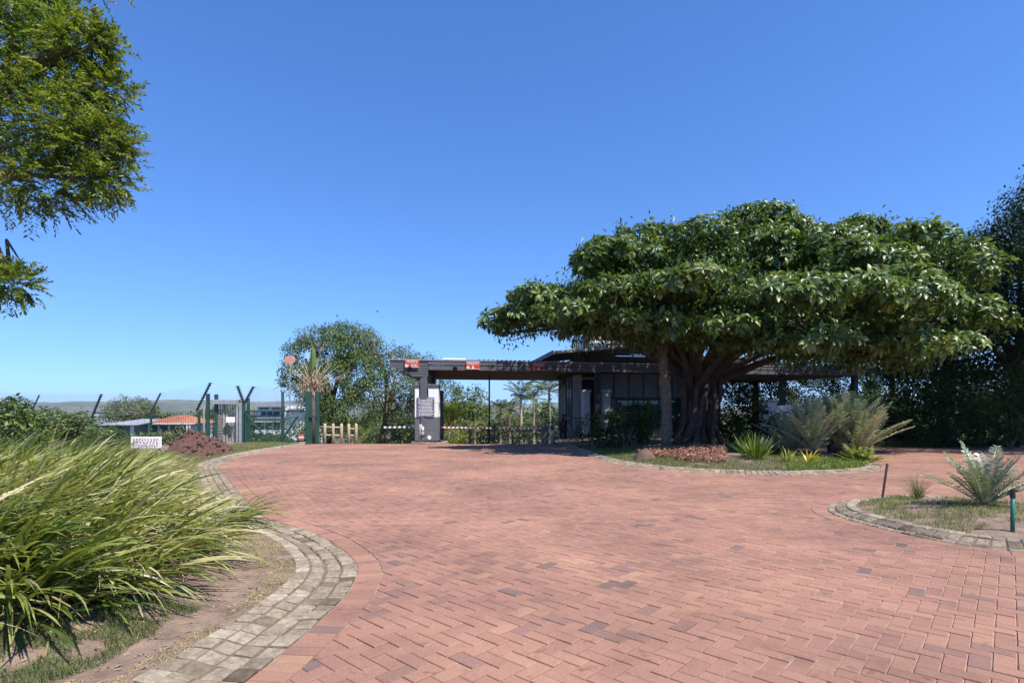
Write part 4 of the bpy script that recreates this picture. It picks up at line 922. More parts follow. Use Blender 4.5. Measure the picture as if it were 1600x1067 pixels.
for px, top, w in ((481, 612, .20), (485.5, 616, .12), (496, 612, .17)): MB().bar(G(px, 27.7, -.05), W(px, top, 27.7), w, w).build('gate_post', GREEN, mg, bevel=.01)
MB().bar(W(484, 650, 27.6), W(496, 651, 27.6), .12, .09).build('latch_arm', GREEN, mg); MB().box(W(492, 692.5, 27.4), (.35, .2, .06)).build('gate_stop', DARK, mg)
t = thing('oval_sign', 'small oval orange sign with a white bar low on the green gate', 'sign', W(473, 683, 27.7)); c = W(473, 683, 27.72)
MB().prism([(c.x + .26 * math.cos(a), c.y, c.z + .16 * math.sin(a)) for a in np.linspace(0, 2 * math.pi, 28, endpoint=False)], (0, .02, 0)).build('plate', ORANGE, t); MB().box((c.x, c.y - .006, c.z), (.40, .008, .075)).build('white_bar', MARK, t)
t = thing('round_mirror', 'round pink-orange backed traffic mirror on a thin pole before the dense tree', 'traffic mirror', G(453, 31)); c = W(452, 563, 31)
MB().prism([(c.x + .30 * math.cos(a), c.y, c.z + .26 * math.sin(a)) for a in np.linspace(0, 2 * math.pi, 24, endpoint=False)], (.02, .06, 0)).build('disc', M('mirror back', (.6, .30, .23), .6, .1, 3.), t); m = MB(); m.tube([G(453, 31.1), W(453, 570, 31.1)], .03, 6); m.build('pole', GALV, t)

def wooden_fence(lab, pxs, rails, d, x0=None):
    t = thing('wooden_fence', lab, 'fence', G(pxs[0], d), 'short round-timber fences at the lawn edge')
    for px in pxs: m = MB(); b = G(px, d, -.2); m.tube([b, W(px, 663.5, d), W(px, 661.5, d)], [.085, .08, .04], 8); m.build('post', WOOD, t, True)
    for py in rails: m = MB(); m.tube([W(x0 or pxs[0], py, d + .02), W(pxs[-1], py + .8, d + .02)], .05, 7); m.build('rail', WOOD, t, True)
wooden_fence('three-post round timber fence beside the green gate post', (507.5, 520.5, 533.5), (667, 679.5), 28.6, 499)
wooden_fence('two-post round timber fence stub standing alone right of the longer one', (545, 556.5), (669.5, 680), 28.8)

# ------------------------------------------------------------------ houses down the slope
def pbox(name, px0, px1, py0, py1, d, depth, mat, parent):
    a, b = W(px0, py1, d), W(px1, py0, d); return MB().box(((a.x + b.x) / 2, d + depth / 2, (a.z + b.z) / 2), (b.x - a.x, depth, b.z - a.z)).build(name, mat, parent)
def win(px0, px1, py0, py1, d, parent, gm=GLASS):
    f = pbox('window', px0, px1, py0, py1, d - .06, .06, CHAR, parent); e = .5; pbox('pane', px0 + e, px1 - e, py0 + e * .7, py1 - e * .7, d - .09, .03, gm, f)
h = thing('tiled_house', 'single-storey white house with orange-red tiled roof beyond the fence', 'house', G(264, 100))
pbox('wall', 230, 299, 661, 705, 100, 7, CREAM, h); a = W(226, 661.5, 99); b = W(303, 661.5, 99); rz = W(0, 649.5, 103).z
rf = MB(); e0, e1, e2, e3 = (a.x, 99, a.z), (b.x, 99, a.z), (b.x, 108, a.z), (a.x, 108, a.z); r0, r1 = (a.x + 3.2, 103.5, rz), (b.x - 3.2, 103.5, rz); rf.add([e0, e1, e2, e3, r0, r1], [(0, 1, 5, 4), (1, 2, 5), (2, 3, 4, 5), (3, 0, 4), (3, 2, 1, 0)]); ro = rf.build('roof', TERRA, h)
m = MB()
for k in range(16):
    f = k / 15; m.bar((a.x + .1 + (b.x - a.x - .2) * f, 98.96, a.z + .05), (a.x + 3.2 + (b.x - a.x - 6.4) * f, 103.4, rz + .05), .12, .1)
m.build('tile_ridges', TERRA, ro); pbox('fascia', 226, 303, 661, 662.6, 98.8, .2, WHITE, h)
for p in ((233, 246), (250, 262), (266, 279), (283, 293)): win(*p, 665, 676, 100, h)
for px in (231, 291, 295.5): pbox('porch_post', px, px + 1.6, 662, 700, 98.9, .2, WHITE, h)
h = thing('flat_roof_house', 'low dark house with pale grey sheet roof left of the tiled house', 'house', G(185, 95)); pbox('wall', 158, 205, 664, 700, 95, 8, GREYB, h)
m = MB(); a, b = W(153, 664.5, 94), W(214, 664.5, 94); m.prism([(a.x, 94, a.z), (b.x, 94, a.z), (b.x - 1, 104, a.z + .75), (a.x + 1, 104, a.z + .75)], (0, 0, .12)); m.build('roof', GREYROOF, h)
for p in ((162, 174), (180, 192)): win(*p, 667, 672, 95, h)
pbox('corner_column', 203.5, 206.5, 665, 700, 94.6, .5, WHITE, h)
h = thing('white_house', 'two-storey white modern house with balconies behind the green gate', 'house', G(430, 92))
pbox('wall', 401, 470, 635.5, 672, 92, 9, WHITE, h); pbox('lower_wall', 398, 470, 672, 705, 91, 10, WHITE, h); pbox('roof', 399, 445, 632.8, 635.4, 91.2, 10.5, GREYROOF, h); pbox('roof', 445.3, 472, 637, 639, 90.4, 3, CREAM, h)
for q in ((405, 419.5, 637.3, 639.4), (425, 440, 637.3, 639.4), (408, 415.5, 643.5, 650), (417, 425.5, 643.5, 650), (427, 437, 643.5, 650), (448, 455, 640.5, 644), (401, 412, 659, 671), (414, 425, 659, 671), (427, 438, 659, 671)): win(*q, 92, h)
pbox('balcony', 398, 441, 653, 658, 91, .9, CHAR, h); pbox('balcony_slab', 397.5, 442, 658.2, 659.4, 90.8, 1.1, WHITE, h)
for q in ((403, 411, 676, 686), (415, 424, 676, 686)): win(*q, 91, h)
for lab, q, d, m_ in (('long low white shed roof far below the hills at left', (66, 97, 649.5, 651.2), 210, WHITE), ('distant pale block beside the leaning fence arm', (146, 164, 643, 652), 260, CREAM), ('distant grey-white building by the olive tree', (140, 158, 649, 651.5), 240, PALE), ('small white house seen through the palms under the canopy', (752, 770, 650, 657), 120, WHITE)):
    h = thing('far_building', lab, 'building', G((q[0] + q[1]) / 2, d)); pbox('wall', q[0], q[1], q[2] + .6, q[3] + 25, d, 12, m_, h); pbox('roof', q[0] - .5, q[1] + .5, q[2], q[2] + .55, d - .5, 13, GREYROOF, h)

# ------------------------------------------------------------------ pink sign, soil heaps, boulder
t = thing('lettered_board', 'white board with faded red hand lettering standing among strap leaves', 'sign', G(228, 15.4)); a = W(228.5, 691, 15.4)
MB().box(a, (.86, .03, .32)).build('board', WHITE, t, bevel=.004); m = MB()
for r, n_ in ((.085, 9), (.0, 8), (-.085, 10)):
    x = a.x - .37
    for k in range(n_):
        w = .74 / n_ * random.uniform(.55, .8); m.box((x + w / 2, a.y - .02, a.z + r + random.uniform(-.006, .006)), (w * .28, .008, .06)); m.box((x + w * .7, a.y - .02, a.z + r + random.uniform(-.02, .02)), (w * .5, .008, .018)); x += .74 / n_
m.build('lettering', M('faded red paint', (.62, .16, .22), .7, .2, 20), t); m = MB()
for s in (-.36, .36): m.bar((a.x + s, a.y + .04, -.6), (a.x + s, a.y + .04, a.z + .16), .04)
m.build('stake', WOOD, t)
def heap(name, lab, cat, c, r, h, mat, seed, rough=.25):
    n, k = 36, 14; V = []
    for i in range(k + 1):
        f = i / k
        for j in range(n):
            a = 2 * math.pi * j / n; q = 1 + rough * (float(fbm(np.array(math.cos(a) * 2 + seed + 9), np.array(math.sin(a) * 2 + f * 2 + seed + 9))) - .5) * 2
            z = h * (1 - f ** 2.3) * (1 + 2.2 * rough * (float(fbm(np.array(math.cos(a) * f * 3 + seed + 20), np.array(math.sin(a) * f * 3 + 20))) - .5)) + .10 * (random.random() - .5) * h; V.append((c[0] + r[0] * f * q * math.cos(a), c[1] + r[1] * f * q * math.sin(a), c[2] + z - .08 * f))
    idx = np.arange((k + 1) * n).reshape(k + 1, n); f = np.stack([idx[:-1], np.roll(idx, -1, 1)[:-1], np.roll(idx, -1, 1)[1:], idx[1:]], -1).reshape(-1, 4)[:, ::-1]
    o = own(fast(name, V, [f], mat, smooth=True), lab, cat, 'red soil heaps' if cat == 'soil heap' else None)
    if cat == 'soil heap':
        P = np.array(V)[rng.integers(0, len(V), 260)] + rng.normal(0, .03, (260, 3)); sz_ = rng.gamma(2., .02, 260)[:, None, None]
        fast('clods', P[:, None] + oc[None] * sz_ * rng.uniform(.5, 1.2, (260, 6, 3)), [(of[None] + (np.arange(260) * 6)[:, None, None]).reshape(-1, 3)], mat, o, kind='stuff')
bz = lambda x, y: float(bank_z(np.array([x]), np.array([y]))[0])
for px, py, d, rx, h_, lab in ((300, 0, 20, .95, .75, 'taller rounded red-brown soil heap left of the turnstile'), (333, 0, 19.5, .8, .5, 'lower broken red-brown soil heap before the turnstile'), (312, 0, 18.4, .75, .34, 'small flat red-brown heap in front of the two taller ones')):
    x = (px - 800) / F * d; heap('soil_heap', lab, 'soil heap', (x, d, bz(x, d) - .02), (rx, rx * .9), h_, REDSOIL, px * .13)
x, y = 3.9, 16.0; heap('boulder', 'rounded brown boulder at the left end of the red ground cover', 'boulder', (x, y, float(m_bed_z(np.array([x]), np.array([y]))[0]) - .05), (.42, .32), .36, M('brown stone', (.13, .075, .06), .9, .3, 4, .6), 3., .15)
# ------------------------------------------------------------------ trees and palms behind the gate
GT = 'dense trees behind the green gate'
tree('broadleaf_tree', 'tallest dense green tree behind the traveller palm and gate posts', 'tree', G(515, 40), W(515, 640, 40),
     [Bl(505, 556, 40, 58, 42), Bl(548, 548, 40.5, 48, 40), Bl(468, 588, 39, 32, 30), Bl(490, 622, 39, 28, 24), Bl(520, 600, 38.5, 50, 40), Bl(530, 525, 40.5, 30, 18), Bl(488, 528, 40.5, 24, 14), Bl(560, 590, 38.5, 46, 40), Bl(540, 645, 38, 52, 30)], .34, TREELEAF, BARK2, 2.2, 44, .30, .17, .085, GT)
tree('broadleaf_tree', 'grey-green tree with bare inner branches left of the notice pillar', 'tree', G(598, 39), W(604, 640, 39),
     [Bl(590, 560, 39.5, 36, 34), Bl(620, 590, 39, 42, 36), Bl(585, 620, 38, 36, 30), Bl(628, 632, 38, 34, 30), Bl(612, 548, 40, 14, 10), Bl(578, 530, 40.5, 18, 11)], .28, OLIVE, BARK2, 2.0, 36, .30, .16, .075, GT)
tree('broadleaf_tree', 'lower tree whose round top shows above the canopy end', 'tree', G(650, 43), W(650, 640, 43), [Bl(632, 562, 43, 26, 18), Bl(658, 572, 43, 30, 22), Bl(650, 610, 43, 34, 36), Bl(690, 610, 44, 34, 22), Bl(640, 655, 42, 30, 26)], .26, TREELEAF, BARK2, 2.0, 36, .32, .17, .085, GT)
def shrub(lab, blobs, mat, base, per=5, each=14, rad=.16, L=.13, w=.06, group=None, name='shrub', cat='shrub', tpl=T2, droop=.2):
    b = Vector(base); t = thing(name, lab, cat, b, group); m = MB()
    for c, r in blobs: m.tube([b, b.lerp(Vector(c), .5) + Vector((.05, 0, .05)), Vector(c)], [.04, .03, .012], 5)
    m.build('stems', BARK2, t, True); crown('foliage', blobs, per, each, rad, L, w, mat, t, tpl, droop, -1.); return t
shrub('small lime green shrub at the lawn edge right of the wooden fence stub', [Bl(563, 680, 29.6, 17, 10), Bl(574, 684, 29.6, 14, 8)], LIME, G(566, 29.6))
shrub('bright green rounded bush under the red boom beside the pillar', [Bl(706, 683, 41, 16, 12), Bl(722, 686, 41, 11, 9)], LIME, G(710, 41), 5, 22, .2, .15, .07)
for lab, q, d, m_ in (('dark undergrowth bush in shade under the dense trees', [(500, 668, 34, 20), (530, 672, 26, 16)], 37, TREELEAF), ('olive undergrowth bush left of the pillar base', [(600, 678, 30, 16), (630, 674, 24, 18)], 35, OLIVE),
                      ('green bush behind the mesh of the gate at its left', [(430, 674, 22, 18), (448, 664, 14, 12)], 35, TREELEAF), ('low green bush behind the gate braces', [(464, 676, 18, 16), (476, 660, 12, 12)], 34, OLIVE),
                      ('dry olive bush under the middle of the canopy', [(755, 680, 22, 10), (778, 676, 18, 14)], 38, OLIVE), ('brown dry bush between the pale palm trunks', [(800, 674, 20, 16), (826, 676, 18, 14)], 39, DRYLEAF),
                      ('dark green bush behind the boom fork', [(764, 662, 16, 14), (748, 668, 12, 10)], 44, TREELEAF), ('olive bush left of the guardhouse behind the palms', [(850, 674, 16, 14), (872, 668, 14, 18)], 40, OLIVE)):
    shrub(lab, [Bl(a, b, d, rx, ry) for a, b, rx, ry in q], m_, G(q[0][0], d), 3, 16, .25, .18, .07)
shrub('rust-red topped shrub between the palms and the guardhouse', [Bl(853, 648, 34, 12, 7), Bl(856, 660, 34, 10, 9)], M and REDLEAF, G(853, 34), 6)
tree('broadleaf_tree', 'fresh green round tree right of the notice pillar beyond the canopy', 'tree', G(735, 46), W(735, 660, 46), [Bl(735, 632, 46, 28, 26), Bl(722, 650, 45, 24, 22), Bl(748, 655, 45, 22, 22), Bl(741, 612, 46, 7, 8)], .2, TREELEAF, BARK2, 2.6, 18, .35, .24, .12)

def palm(lab, px, d, head, n, L, r, group='feather palms beyond the canopy', mat=PALMLEAF, lean=0, el=(5, 80), droop=(1.0, 1.7), trunk=PALETRUNK, leaf=.42, name='palm_tree', hang=.3, base=None, dead=0):
    b = Vector(base) if base is not None else G(px, d, -.2); h = W(px + lean, head, d); t = thing(name, lab, 'palm tree', b, group); m = MB(); k = 14
    pts = [b.lerp(h, i / k) + Vector((lean * .0, 0, 0)) for i in range(k + 1)]
    m.tube(pts, [r * (1.25 - .45 * i / k) * (1.0 if i % 2 else 1.07) for i in range(k + 1)], 8); m.build('trunk', trunk, t, True)
    for i in range(n):
        a = 6.283 * i / n + random.uniform(-.25, .25); frond(mat, t, h, a, R(random.uniform(*el)), L * random.uniform(.8, 1.1), random.uniform(*droop), 24, leaf * L / 2, .035, vee=.1, hang=hang, tint=random.uniform(.3, .7), stem=.02)
    for i in range(dead): frond(DRYLEAF, t, h - Vector((0, 0, .1)), random.uniform(0, 6.28), R(-25), L * .7, .9, 18, leaf * L / 2.2, .03, hang=.5)
    return t
palm('leftmost tall feather palm with pale trunk beyond the boom', 814, 46, 622, 15, 2.3, .13)
palm('second feather palm with slim pale trunk close to the leftmost tall one', 834, 47, 624, 14, 2.3, .11)
palm('tall dark feather palm with drooping fronds left of the pale trunk', 860, 43, 612, 15, 2.7, .12, lean=-2)
palm('short feather palm behind the slender canopy post', 782, 47, 642, 13, 1.9, .11)
palm('lowest feather palm with browned fronds in the dry bush', 796, 44, 648, 12, 1.8, .1, dead=6)
palm('slim-trunked young palm left of the slender canopy post', 742, 41, 668, 9, 1.2, .09)
palm('pale ringed trunk palm with yellow-green fronds touching the soffit', 884.5, 33, 600, 12, 1.5, .15, mat=LIME)
yt = palm('bushy young yellow-green palm with dry skirt right of the pillar', 701, 42, 664, 15, 2.7, .2, None, LIME, el=(48, 85), droop=(.3, .9), hang=.1, dead=7)
# traveller palm above the gate posts
tp = thing('traveller_palm', 'traveller palm with a fan of bare stalks and one green leaf above the gate posts', 'palm tree', G(489, 30)); hb = W(489, 607, 30)
m = MB(); m.tube([G(489, 30, -.2), W(489, 640, 30), hb], [.16, .14, .17], 9); m.build('trunk', PALMBARK, tp, True)
for k in range(17):
    a = R(-68 + 136 * k / 16 + random.uniform(-3, 3)); L = random.uniform(1.35, 2.0) * (1 if abs(a) > .25 else 1.2); m = MB(); m.cur = .5
    pts = [hb + Vector((math.sin(a) * L * f + .10 * math.sin(a) * f * f, random.uniform(-.02, .02) + .05 * (k % 2), math.cos(a) * L * f - .12 * abs(math.sin(a)) * f * f)) for f in (0, .3, .6, 1)]
    m.tube(pts, [.055, .032, .022, .010], 5); m.build('leaf_stalk', M('stalk', (.45, .36, .24), .8, .2, 4) if k == 0 else bpy.data.materials['stalk'], tp, True)
    if k % 3 != 1:
        Pq = np.array([pts[-1] + (pts[-1] - pts[-2]) * f for f in np.linspace(-.25, .5, 9)]); Dq = np.tile(np.array(pts[-1] - pts[-2]), (9, 1)) + rng.normal(0, .55, (9, 3))
        leaves('torn_blade', T2, Pq, Dq, rng.normal(size=(9, 3)) + np.array([0, -1, 0]), rng.uniform(.2, .5, 9), .05, rng.uniform(.2, .9, 9), DRYLEAF if k % 2 else OLIVE, tp)
m = MB(); m.add([W(483, 578, 29.9), W(485, 556, 29.9), W(487, 538, 29.95), W(493, 548, 29.9), W(494, 566, 29.9), W(490, 580, 29.9), W(488, 578, 29.8), W(488, 555, 29.8)], [(0, 6, 7, 1), (1, 7, 2), (2, 7, 3), (3, 7, 6, 4), (4, 6, 5)]); m.cur = .5; m.build('green_leaf', LIME, tp)
P = np.array(hb) + np.column_stack([rng.normal(0, .36, 420), rng.normal(0, .16, 420), rng.normal(.36, .34, 420)]); leaves('dry_sheath', T2, P, np.column_stack([rng.normal(0, .6, 420), rng.normal(0, .4, 420), -np.ones(420)]), sphere_dirs(420), .28, .06, rng.uniform(.2, 1, 420), DRYLEAF, tp, kind='stuff')

# ------------------------------------------------------------------ left side: bushes, olive tree, valley
for lab, q, d, m_, L in (('dark green leafy bush at the left photo edge above the strap leaves', [(6, 648, 22, 22), (24, 640, 14, 17), (2, 668, 40, 18), (36, 664, 12, 12)], 22, TREELEAF, .2), ('low dark bush right of the tall left edge bush', [(52, 662, 18, 12), (72, 668, 16, 9)], 24, TREELEAF, .17),
                         ('mid green bush with upright shoots left of the first leaning fence arm', [(106, 664, 18, 13), (126, 656, 13, 14), (118, 674, 26, 10), (96, 670, 14, 9)], 25, OLIVE, .17), ('small green bush below the grey-roofed house', [(172, 680, 20, 9), (196, 684, 16, 9), (152, 676, 14, 9)], 24, TREELEAF, .15),
                         ('grey-green scrub bush before the tiled house', [(232, 685, 18, 7), (262, 684, 18, 8), (285, 680, 15, 8)], 25, OLIVE, .15)):
    shrub(lab, [Bl(a, b, d, rx, ry) for a, b, rx, ry in q], m_, G(q[0][0], d), 7, 18, .17, L, L * .48, 'bushes along the fence')
tree('olive_tree', 'wide flat-topped olive green tree behind the grey and tiled houses', 'tree', G(205, 118), W(205, 655, 118), [Bl(205, 632, 118, 24, 10), Bl(186, 640, 118, 18, 9), Bl(224, 640, 117, 18, 9), Bl(204, 648, 116, 34, 8)], .4, OLIVE, BARK2, .5, 40, .75, .5, .2)
def woods(name, lab, n, x, y, r, L, mat, top=1.0):
    C = []
    for _ in range(n):
        a, b = random.uniform(*x), random.uniform(*y); s = random.uniform(*r); C.append((np.array([a * b, b, float(plane(0, b)) + s * .55]), np.array([s, s, s * .8])))
    return crown(name, C, 10 / (r[1] ** 2), 14, r[1] * .22, L, L * .55, mat, None, T2, .2, -.2, kind='stuff', label=lab)
woods('distant_woods', 'far trees in the valley', 150, (-1.15, .3), (130, 420), (3, 6), 1.3, TREELEAF)
woods('valley_bushes', 'bushes on the slope below the fence', 70, (-1.1, -.40), (52, 84), (.7, 1.2), .3, TREELEAF)
woods('valley_woods', 'trees on the slope beyond the canopy', 60, (-.30, .55), (70, 120), (2.2, 3.6), .6, OLIVE)

# ------------------------------------------------------------------ dark trees on the right
RG = 'dark trees at the right edge'
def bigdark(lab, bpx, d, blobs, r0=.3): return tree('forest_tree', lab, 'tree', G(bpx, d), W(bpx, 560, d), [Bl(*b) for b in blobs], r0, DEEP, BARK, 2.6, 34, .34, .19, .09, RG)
bigdark('tall dark tree filling the right edge above the small cycad', 1590, 26, [(1600, 372, 26, 60, 46), (1550, 400, 26.5, 50, 44), (1650, 350, 26.5, 80, 70), (1570, 460, 26, 70, 56), (1640, 450, 25.5, 90, 80), (1585, 540, 25.5, 80, 50), (1680, 540, 25, 90, 80), (1520, 500, 27, 50, 50)], .34)
bigdark('very large dark tree standing beyond the right photo edge', 1840, 21, [(1800, 400, 20, 130, 110), (1760, 300, 21, 130, 110), (1900, 330, 20, 150, 130), (1740, 450, 22, 100, 80), (1850, 220, 21, 140, 100), (1720, 380, 24, 100, 90), (1715, 390, 18.5, 95, 85), (1750, 470, 18.5, 90, 70)], .4)
bigdark('shaded dark tree between the fig crown and the right-edge tree', 1480, 29, [(1500, 440, 29, 55, 60), (1470, 520, 29, 60, 45), (1530, 560, 28, 60, 45), (1440, 570, 29, 60, 32), (1420, 470, 30, 70, 60)], .3)
bigdark('dark tree behind the right end of the canopy', 1390, 39, [(1390, 560, 39, 60, 34), (1330, 585, 39, 46, 26), (1450, 590, 38, 56, 36), (1420, 520, 40, 70, 40), (1500, 610, 36, 50, 40)], .26)
bigdark('dark tree right behind the fig trunk beyond the canopy', 1180, 42, [(1170, 585, 42, 50, 32), (1240, 570, 43, 46, 28), (1130, 610, 41, 44, 30), (1210, 630, 41, 44, 26), (1290, 540, 44, 60, 40), (1265, 605, 43, 50, 26)], .26)
for lab, bpx, d, q in (('dark understory shrub at the right end of the shaded lane', 1580, 22.5, [(1580, 640, 50, 40), (1620, 600, 50, 50), (1540, 665, 40, 26)]), ('dark shrub mass behind the right-hand lane', 1480, 25.5, [(1480, 640, 56, 44), (1430, 660, 44, 30), (1530, 610, 50, 44)]),
                       ('low dark shrub behind the big cycad fronds', 1410, 27, [(1400, 668, 36, 22), (1370, 650, 30, 28), (1440, 620, 40, 34)]), ('shaded shrub beyond the right lane under the canopy', 1330, 36, [(1330, 650, 40, 24), (1280, 662, 36, 20), (1380, 640, 40, 30)])):
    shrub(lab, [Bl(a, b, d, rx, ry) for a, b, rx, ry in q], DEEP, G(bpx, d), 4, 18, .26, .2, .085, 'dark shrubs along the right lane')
def dk(q): return (np.abs(q[:, 0] - (q[:, 1] * .78 + .2)) < 3.4)
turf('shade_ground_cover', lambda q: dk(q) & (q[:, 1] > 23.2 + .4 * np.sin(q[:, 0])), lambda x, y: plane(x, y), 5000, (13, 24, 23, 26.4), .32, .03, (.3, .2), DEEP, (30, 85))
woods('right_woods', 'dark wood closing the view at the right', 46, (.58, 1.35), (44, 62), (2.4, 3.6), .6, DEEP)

# ------------------------------------------------------------------ plants of the middle island
def mz(px, py): return ray_ground(px, py, m_bed_z, 10, 30)
b = Vector(mz(1041, 696)); d = b.y
pt = thing('palm_tree', 'slender rough-trunked palm standing in front of the fig trunk', 'palm tree', b); h = W(1037, 520, d); m = MB(); pts = [b + (h - b) * f + Vector((.05 * math.sin(f * 5), 0, -.1 * (f == 0))) for f in np.linspace(0, 1, 22)]
m.tube(pts, [.16 * (1.25 - .35 * f) * random.uniform(.88, 1.12) for f in np.linspace(0, 1, 22)], 9); m.build('trunk', PALMBARK, pt, True)
for k, (a, e_, L) in enumerate(((R(195), R(10), 1.7), (R(178), R(35), 1.9), (R(20), R(25), 1.8), (R(270), R(20), 1.5), (R(300), R(50), 1.8), (R(225), R(-5), 1.6), (R(90), R(40), 1.8))): frond(PALMLEAF, pt, h, a, e_, L, 1.5, 26, .36, .03, hang=.5, tint=.45)
P = np.repeat(np.array(pts[4:]), 14, 0); leaves('leaf_bases', T2, P + rng.normal(0, .06, P.shape), np.column_stack([rng.normal(0, .4, (len(P), 2)), -np.ones(len(P))]), sphere_dirs(len(P)), .30, .045, rng.random(len(P)) * .5, DRYLEAF, pt, kind='stuff')
b = Vector(mz(955, 697)); tf = thing('tree_fern', 'tree fern with one frond coloured bright as if sunlit at the left of the island', 'fern', b); h = b + Vector((0, 0, 1.05)); m = MB(); m.tube([b - Vector((0, 0, .1)), b + Vector((.03, 0, .5)), h], [.13, .1, .12], 8); m.build('trunk', PALMBARK, tf, True)
for k in range(15): frond(LIME if k == 9 else PALMLEAF, tf, h, 6.283 * k / 15 + .2, R(random.uniform(15, 50)), random.uniform(.8, 1.15), 1.25, 26, .2, .035, vee=.05, tint=.5)  # one frond gets the lime leaf colour to stand in for sunlight on it
def paddle(lab, base, n, L, mat, group=None, w=.24):
    t = thing('paddle_leaf_plant', lab, 'plant', base, group)
    for k in range(n):
        a = random.uniform(0, 6.28); e_ = R(random.uniform(55, 88)); h_ = Vector((math.cos(a), math.sin(a), 0)); Ls = L * random.uniform(.6, 1.05); tip = Vector(base) + h_ * math.cos(e_) * Ls * .6 + Vector((0, 0, math.sin(e_) * Ls * .6))
        m = MB(); m.tube([base, tip], [.02, .012], 5); q = [f for f in m.f if len(f) == 4]; dr = h_ * math.cos(e_ - .3) + Vector((0, 0, math.sin(e_ - .3)))
        leaves('leaf', T8, np.array([tip]), np.array([dr]), np.array([[-h_.x * .8 + .1, -h_.y * .8 - .4, .5]]), Ls * .5, w, [random.uniform(.2, .6)], mat, t, (np.array(m.v), [np.array(q)], np.full(len(q), .4)))
paddle('upright paddle-leaved plant left of the slender palm', Vector(mz(1012, 694)), 16, 1.7, FIG, 'paddle-leaved plants in the shade'); paddle('paddle-leaved plant right of the slender palm before the fig roots', Vector(mz(1066, 690)), 14, 1.5, FIG, 'paddle-leaved plants in the shade')
for lab, px, py, q in (('dark shrub at the guardhouse corner of the island', 925, 692, [(922, 672, 20, 24), (940, 680, 16, 16)]), ('dark shrub under the tree fern', 985, 694, [(985, 678, 22, 18), (1000, 670, 16, 18)]), ('dark shrub filling the gap below the fig roots', 1110, 690, [(1105, 676, 24, 16), (1135, 670, 24, 20)]), ('dark shrub before the guardhouse window left of the paddle leaves', 975, 690, [(970, 660, 24, 26), (995, 650, 18, 24)]), ('tall dark shrub between the slender palm and the fig roots', 1062, 690, [(1060, 655, 16, 30), (1078, 668, 16, 22)]), ('dark shrub hiding the foot of the white pier', 1215, 694, [(1212, 672, 26, 20), (1240, 660, 20, 24)]), ('tall dark shrub right of the fig trunk', 1150, 688, [(1150, 640, 22, 30), (1172, 630, 18, 26), (1140, 660, 20, 24)]), ('dark shrub left of the big cycad', 1165, 690, [(1165, 668, 22, 22), (1190, 655, 20, 20), (1150, 680, 20, 12)])):
    b = mz(px, py); b = np.array(G(px, 21.0)) if b[1] > 21 else b; shrub(lab, [Bl(a, c, b[1] + .6, rx, ry) for a, c, rx, ry in q], DEEP, b, 9, 16, .14, .13, .06, 'shaded shrubs on the island')
tuft('bromeliad', 'dark bromeliad clump with red tips below the tree fern', 'plant', Vector(mz(962, 700)), 60, .55, .04, leafmat('dark bromeliad leaves', [(0., (.03, .06, .02)), (.6, (.08, .10, .04)), (1., (.30, .10, .06))], .35), .25, (25, 75), (.3, 1.0), (.5, .25))
t = thing('small_cycad', 'small pale cycad with five fronds in the red ground cover', 'cycad', mz(1068, 697)); b = mz(1068, 697)
for a, e_ in ((160, 40), (172, 62), (20, 52), (8, 35), (270, 45), (95, 60)): frond(CYCAD, t, b, R(a), R(e_), .78, .75, 26, .1, .02, tint=.75)
def in_red(q): x = q[:, 0] / q[:, 1]; return (x > 152 / F) & (x < 335 / F) & (em(q) > 1.15 + .3 * (fbm(q[:, 0] * 2, q[:, 1] * 2) - .5)) & (em(q) < 3.1)
P = scatter(2600, m_bed_z, in_red, 2.6, 8.5, 13.5, 18); n = len(P); P[:, 2] += rng.uniform(.02, .14, n); leaves('red_ground_cover', T4, P, np.column_stack([rng.normal(size=(n, 2)), rng.uniform(.1, .9, n)]), np.array([0, -.3, 1.]) + rng.normal(0, .5, (n, 3)), rng.uniform(.07, .15, n), rng.uniform(.03, .05, n), rng.random(n), REDLEAF, None, kind='stuff')
b = mz(1125, 697); t = tuft('agapanthus', 'agapanthus with one lilac flower head in the shade', 'plant', Vector(b), 36, .5, .03, PALMLEAF, .12, (35, 80), (.6, 1.3), (.4, .15)); hd = W(1122, 672, b[1] - .1); m = MB(); m.tube([b, hd], [.012, .01], 5); m.build('stalk', TREELEAF, t)
d_ = sphere_dirs(70); leaves('flower_head', T2, np.array(hd) + d_ * .03, d_, sphere_dirs(70), .13, .035, rng.random(70), LILAC, t)
tuft('strap_bush', 'yellow-green upright strappy bush left of the big cycad', 'plant', Vector(mz(1180, 716)), 190, .72, .032, LIME, .32, (45, 88), (.1, .7), (.35, .3)); tuft('strap_bush', 'smaller dark strappy clump right behind the yellow-green one', 'plant', Vector(mz(1214, 708)), 110, .62, .028, PALMLEAF, .22, (40, 85), (.3, .9), (.55, .2))
tuft('striped_tuft', 'pale striped tuft left of the yellow bromeliad', 'plant', Vector(mz(1231, 722)), 42, .46, .032, LIME, .06, (20, 80), (.3, .9), (.9, .15), None, 'leaf', 42); tuft('yellow_bromeliad', 'bright yellow bromeliad before the big cycad', 'plant', Vector(mz(1262, 724)), 26, .50, .05, YELLOW, .05, (25, 80), (.3, .8), (.5, .3), None, 'leaf', 26)
tuft('pale_tuft', 'little pale green tuft at the kerb before the yellow bromeliad', 'plant', Vector(mz(1243, 730)), 18, .26, .022, LIME, .04, (20, 75), (.3, .8), (.7, .2), None, 'leaf', 18)
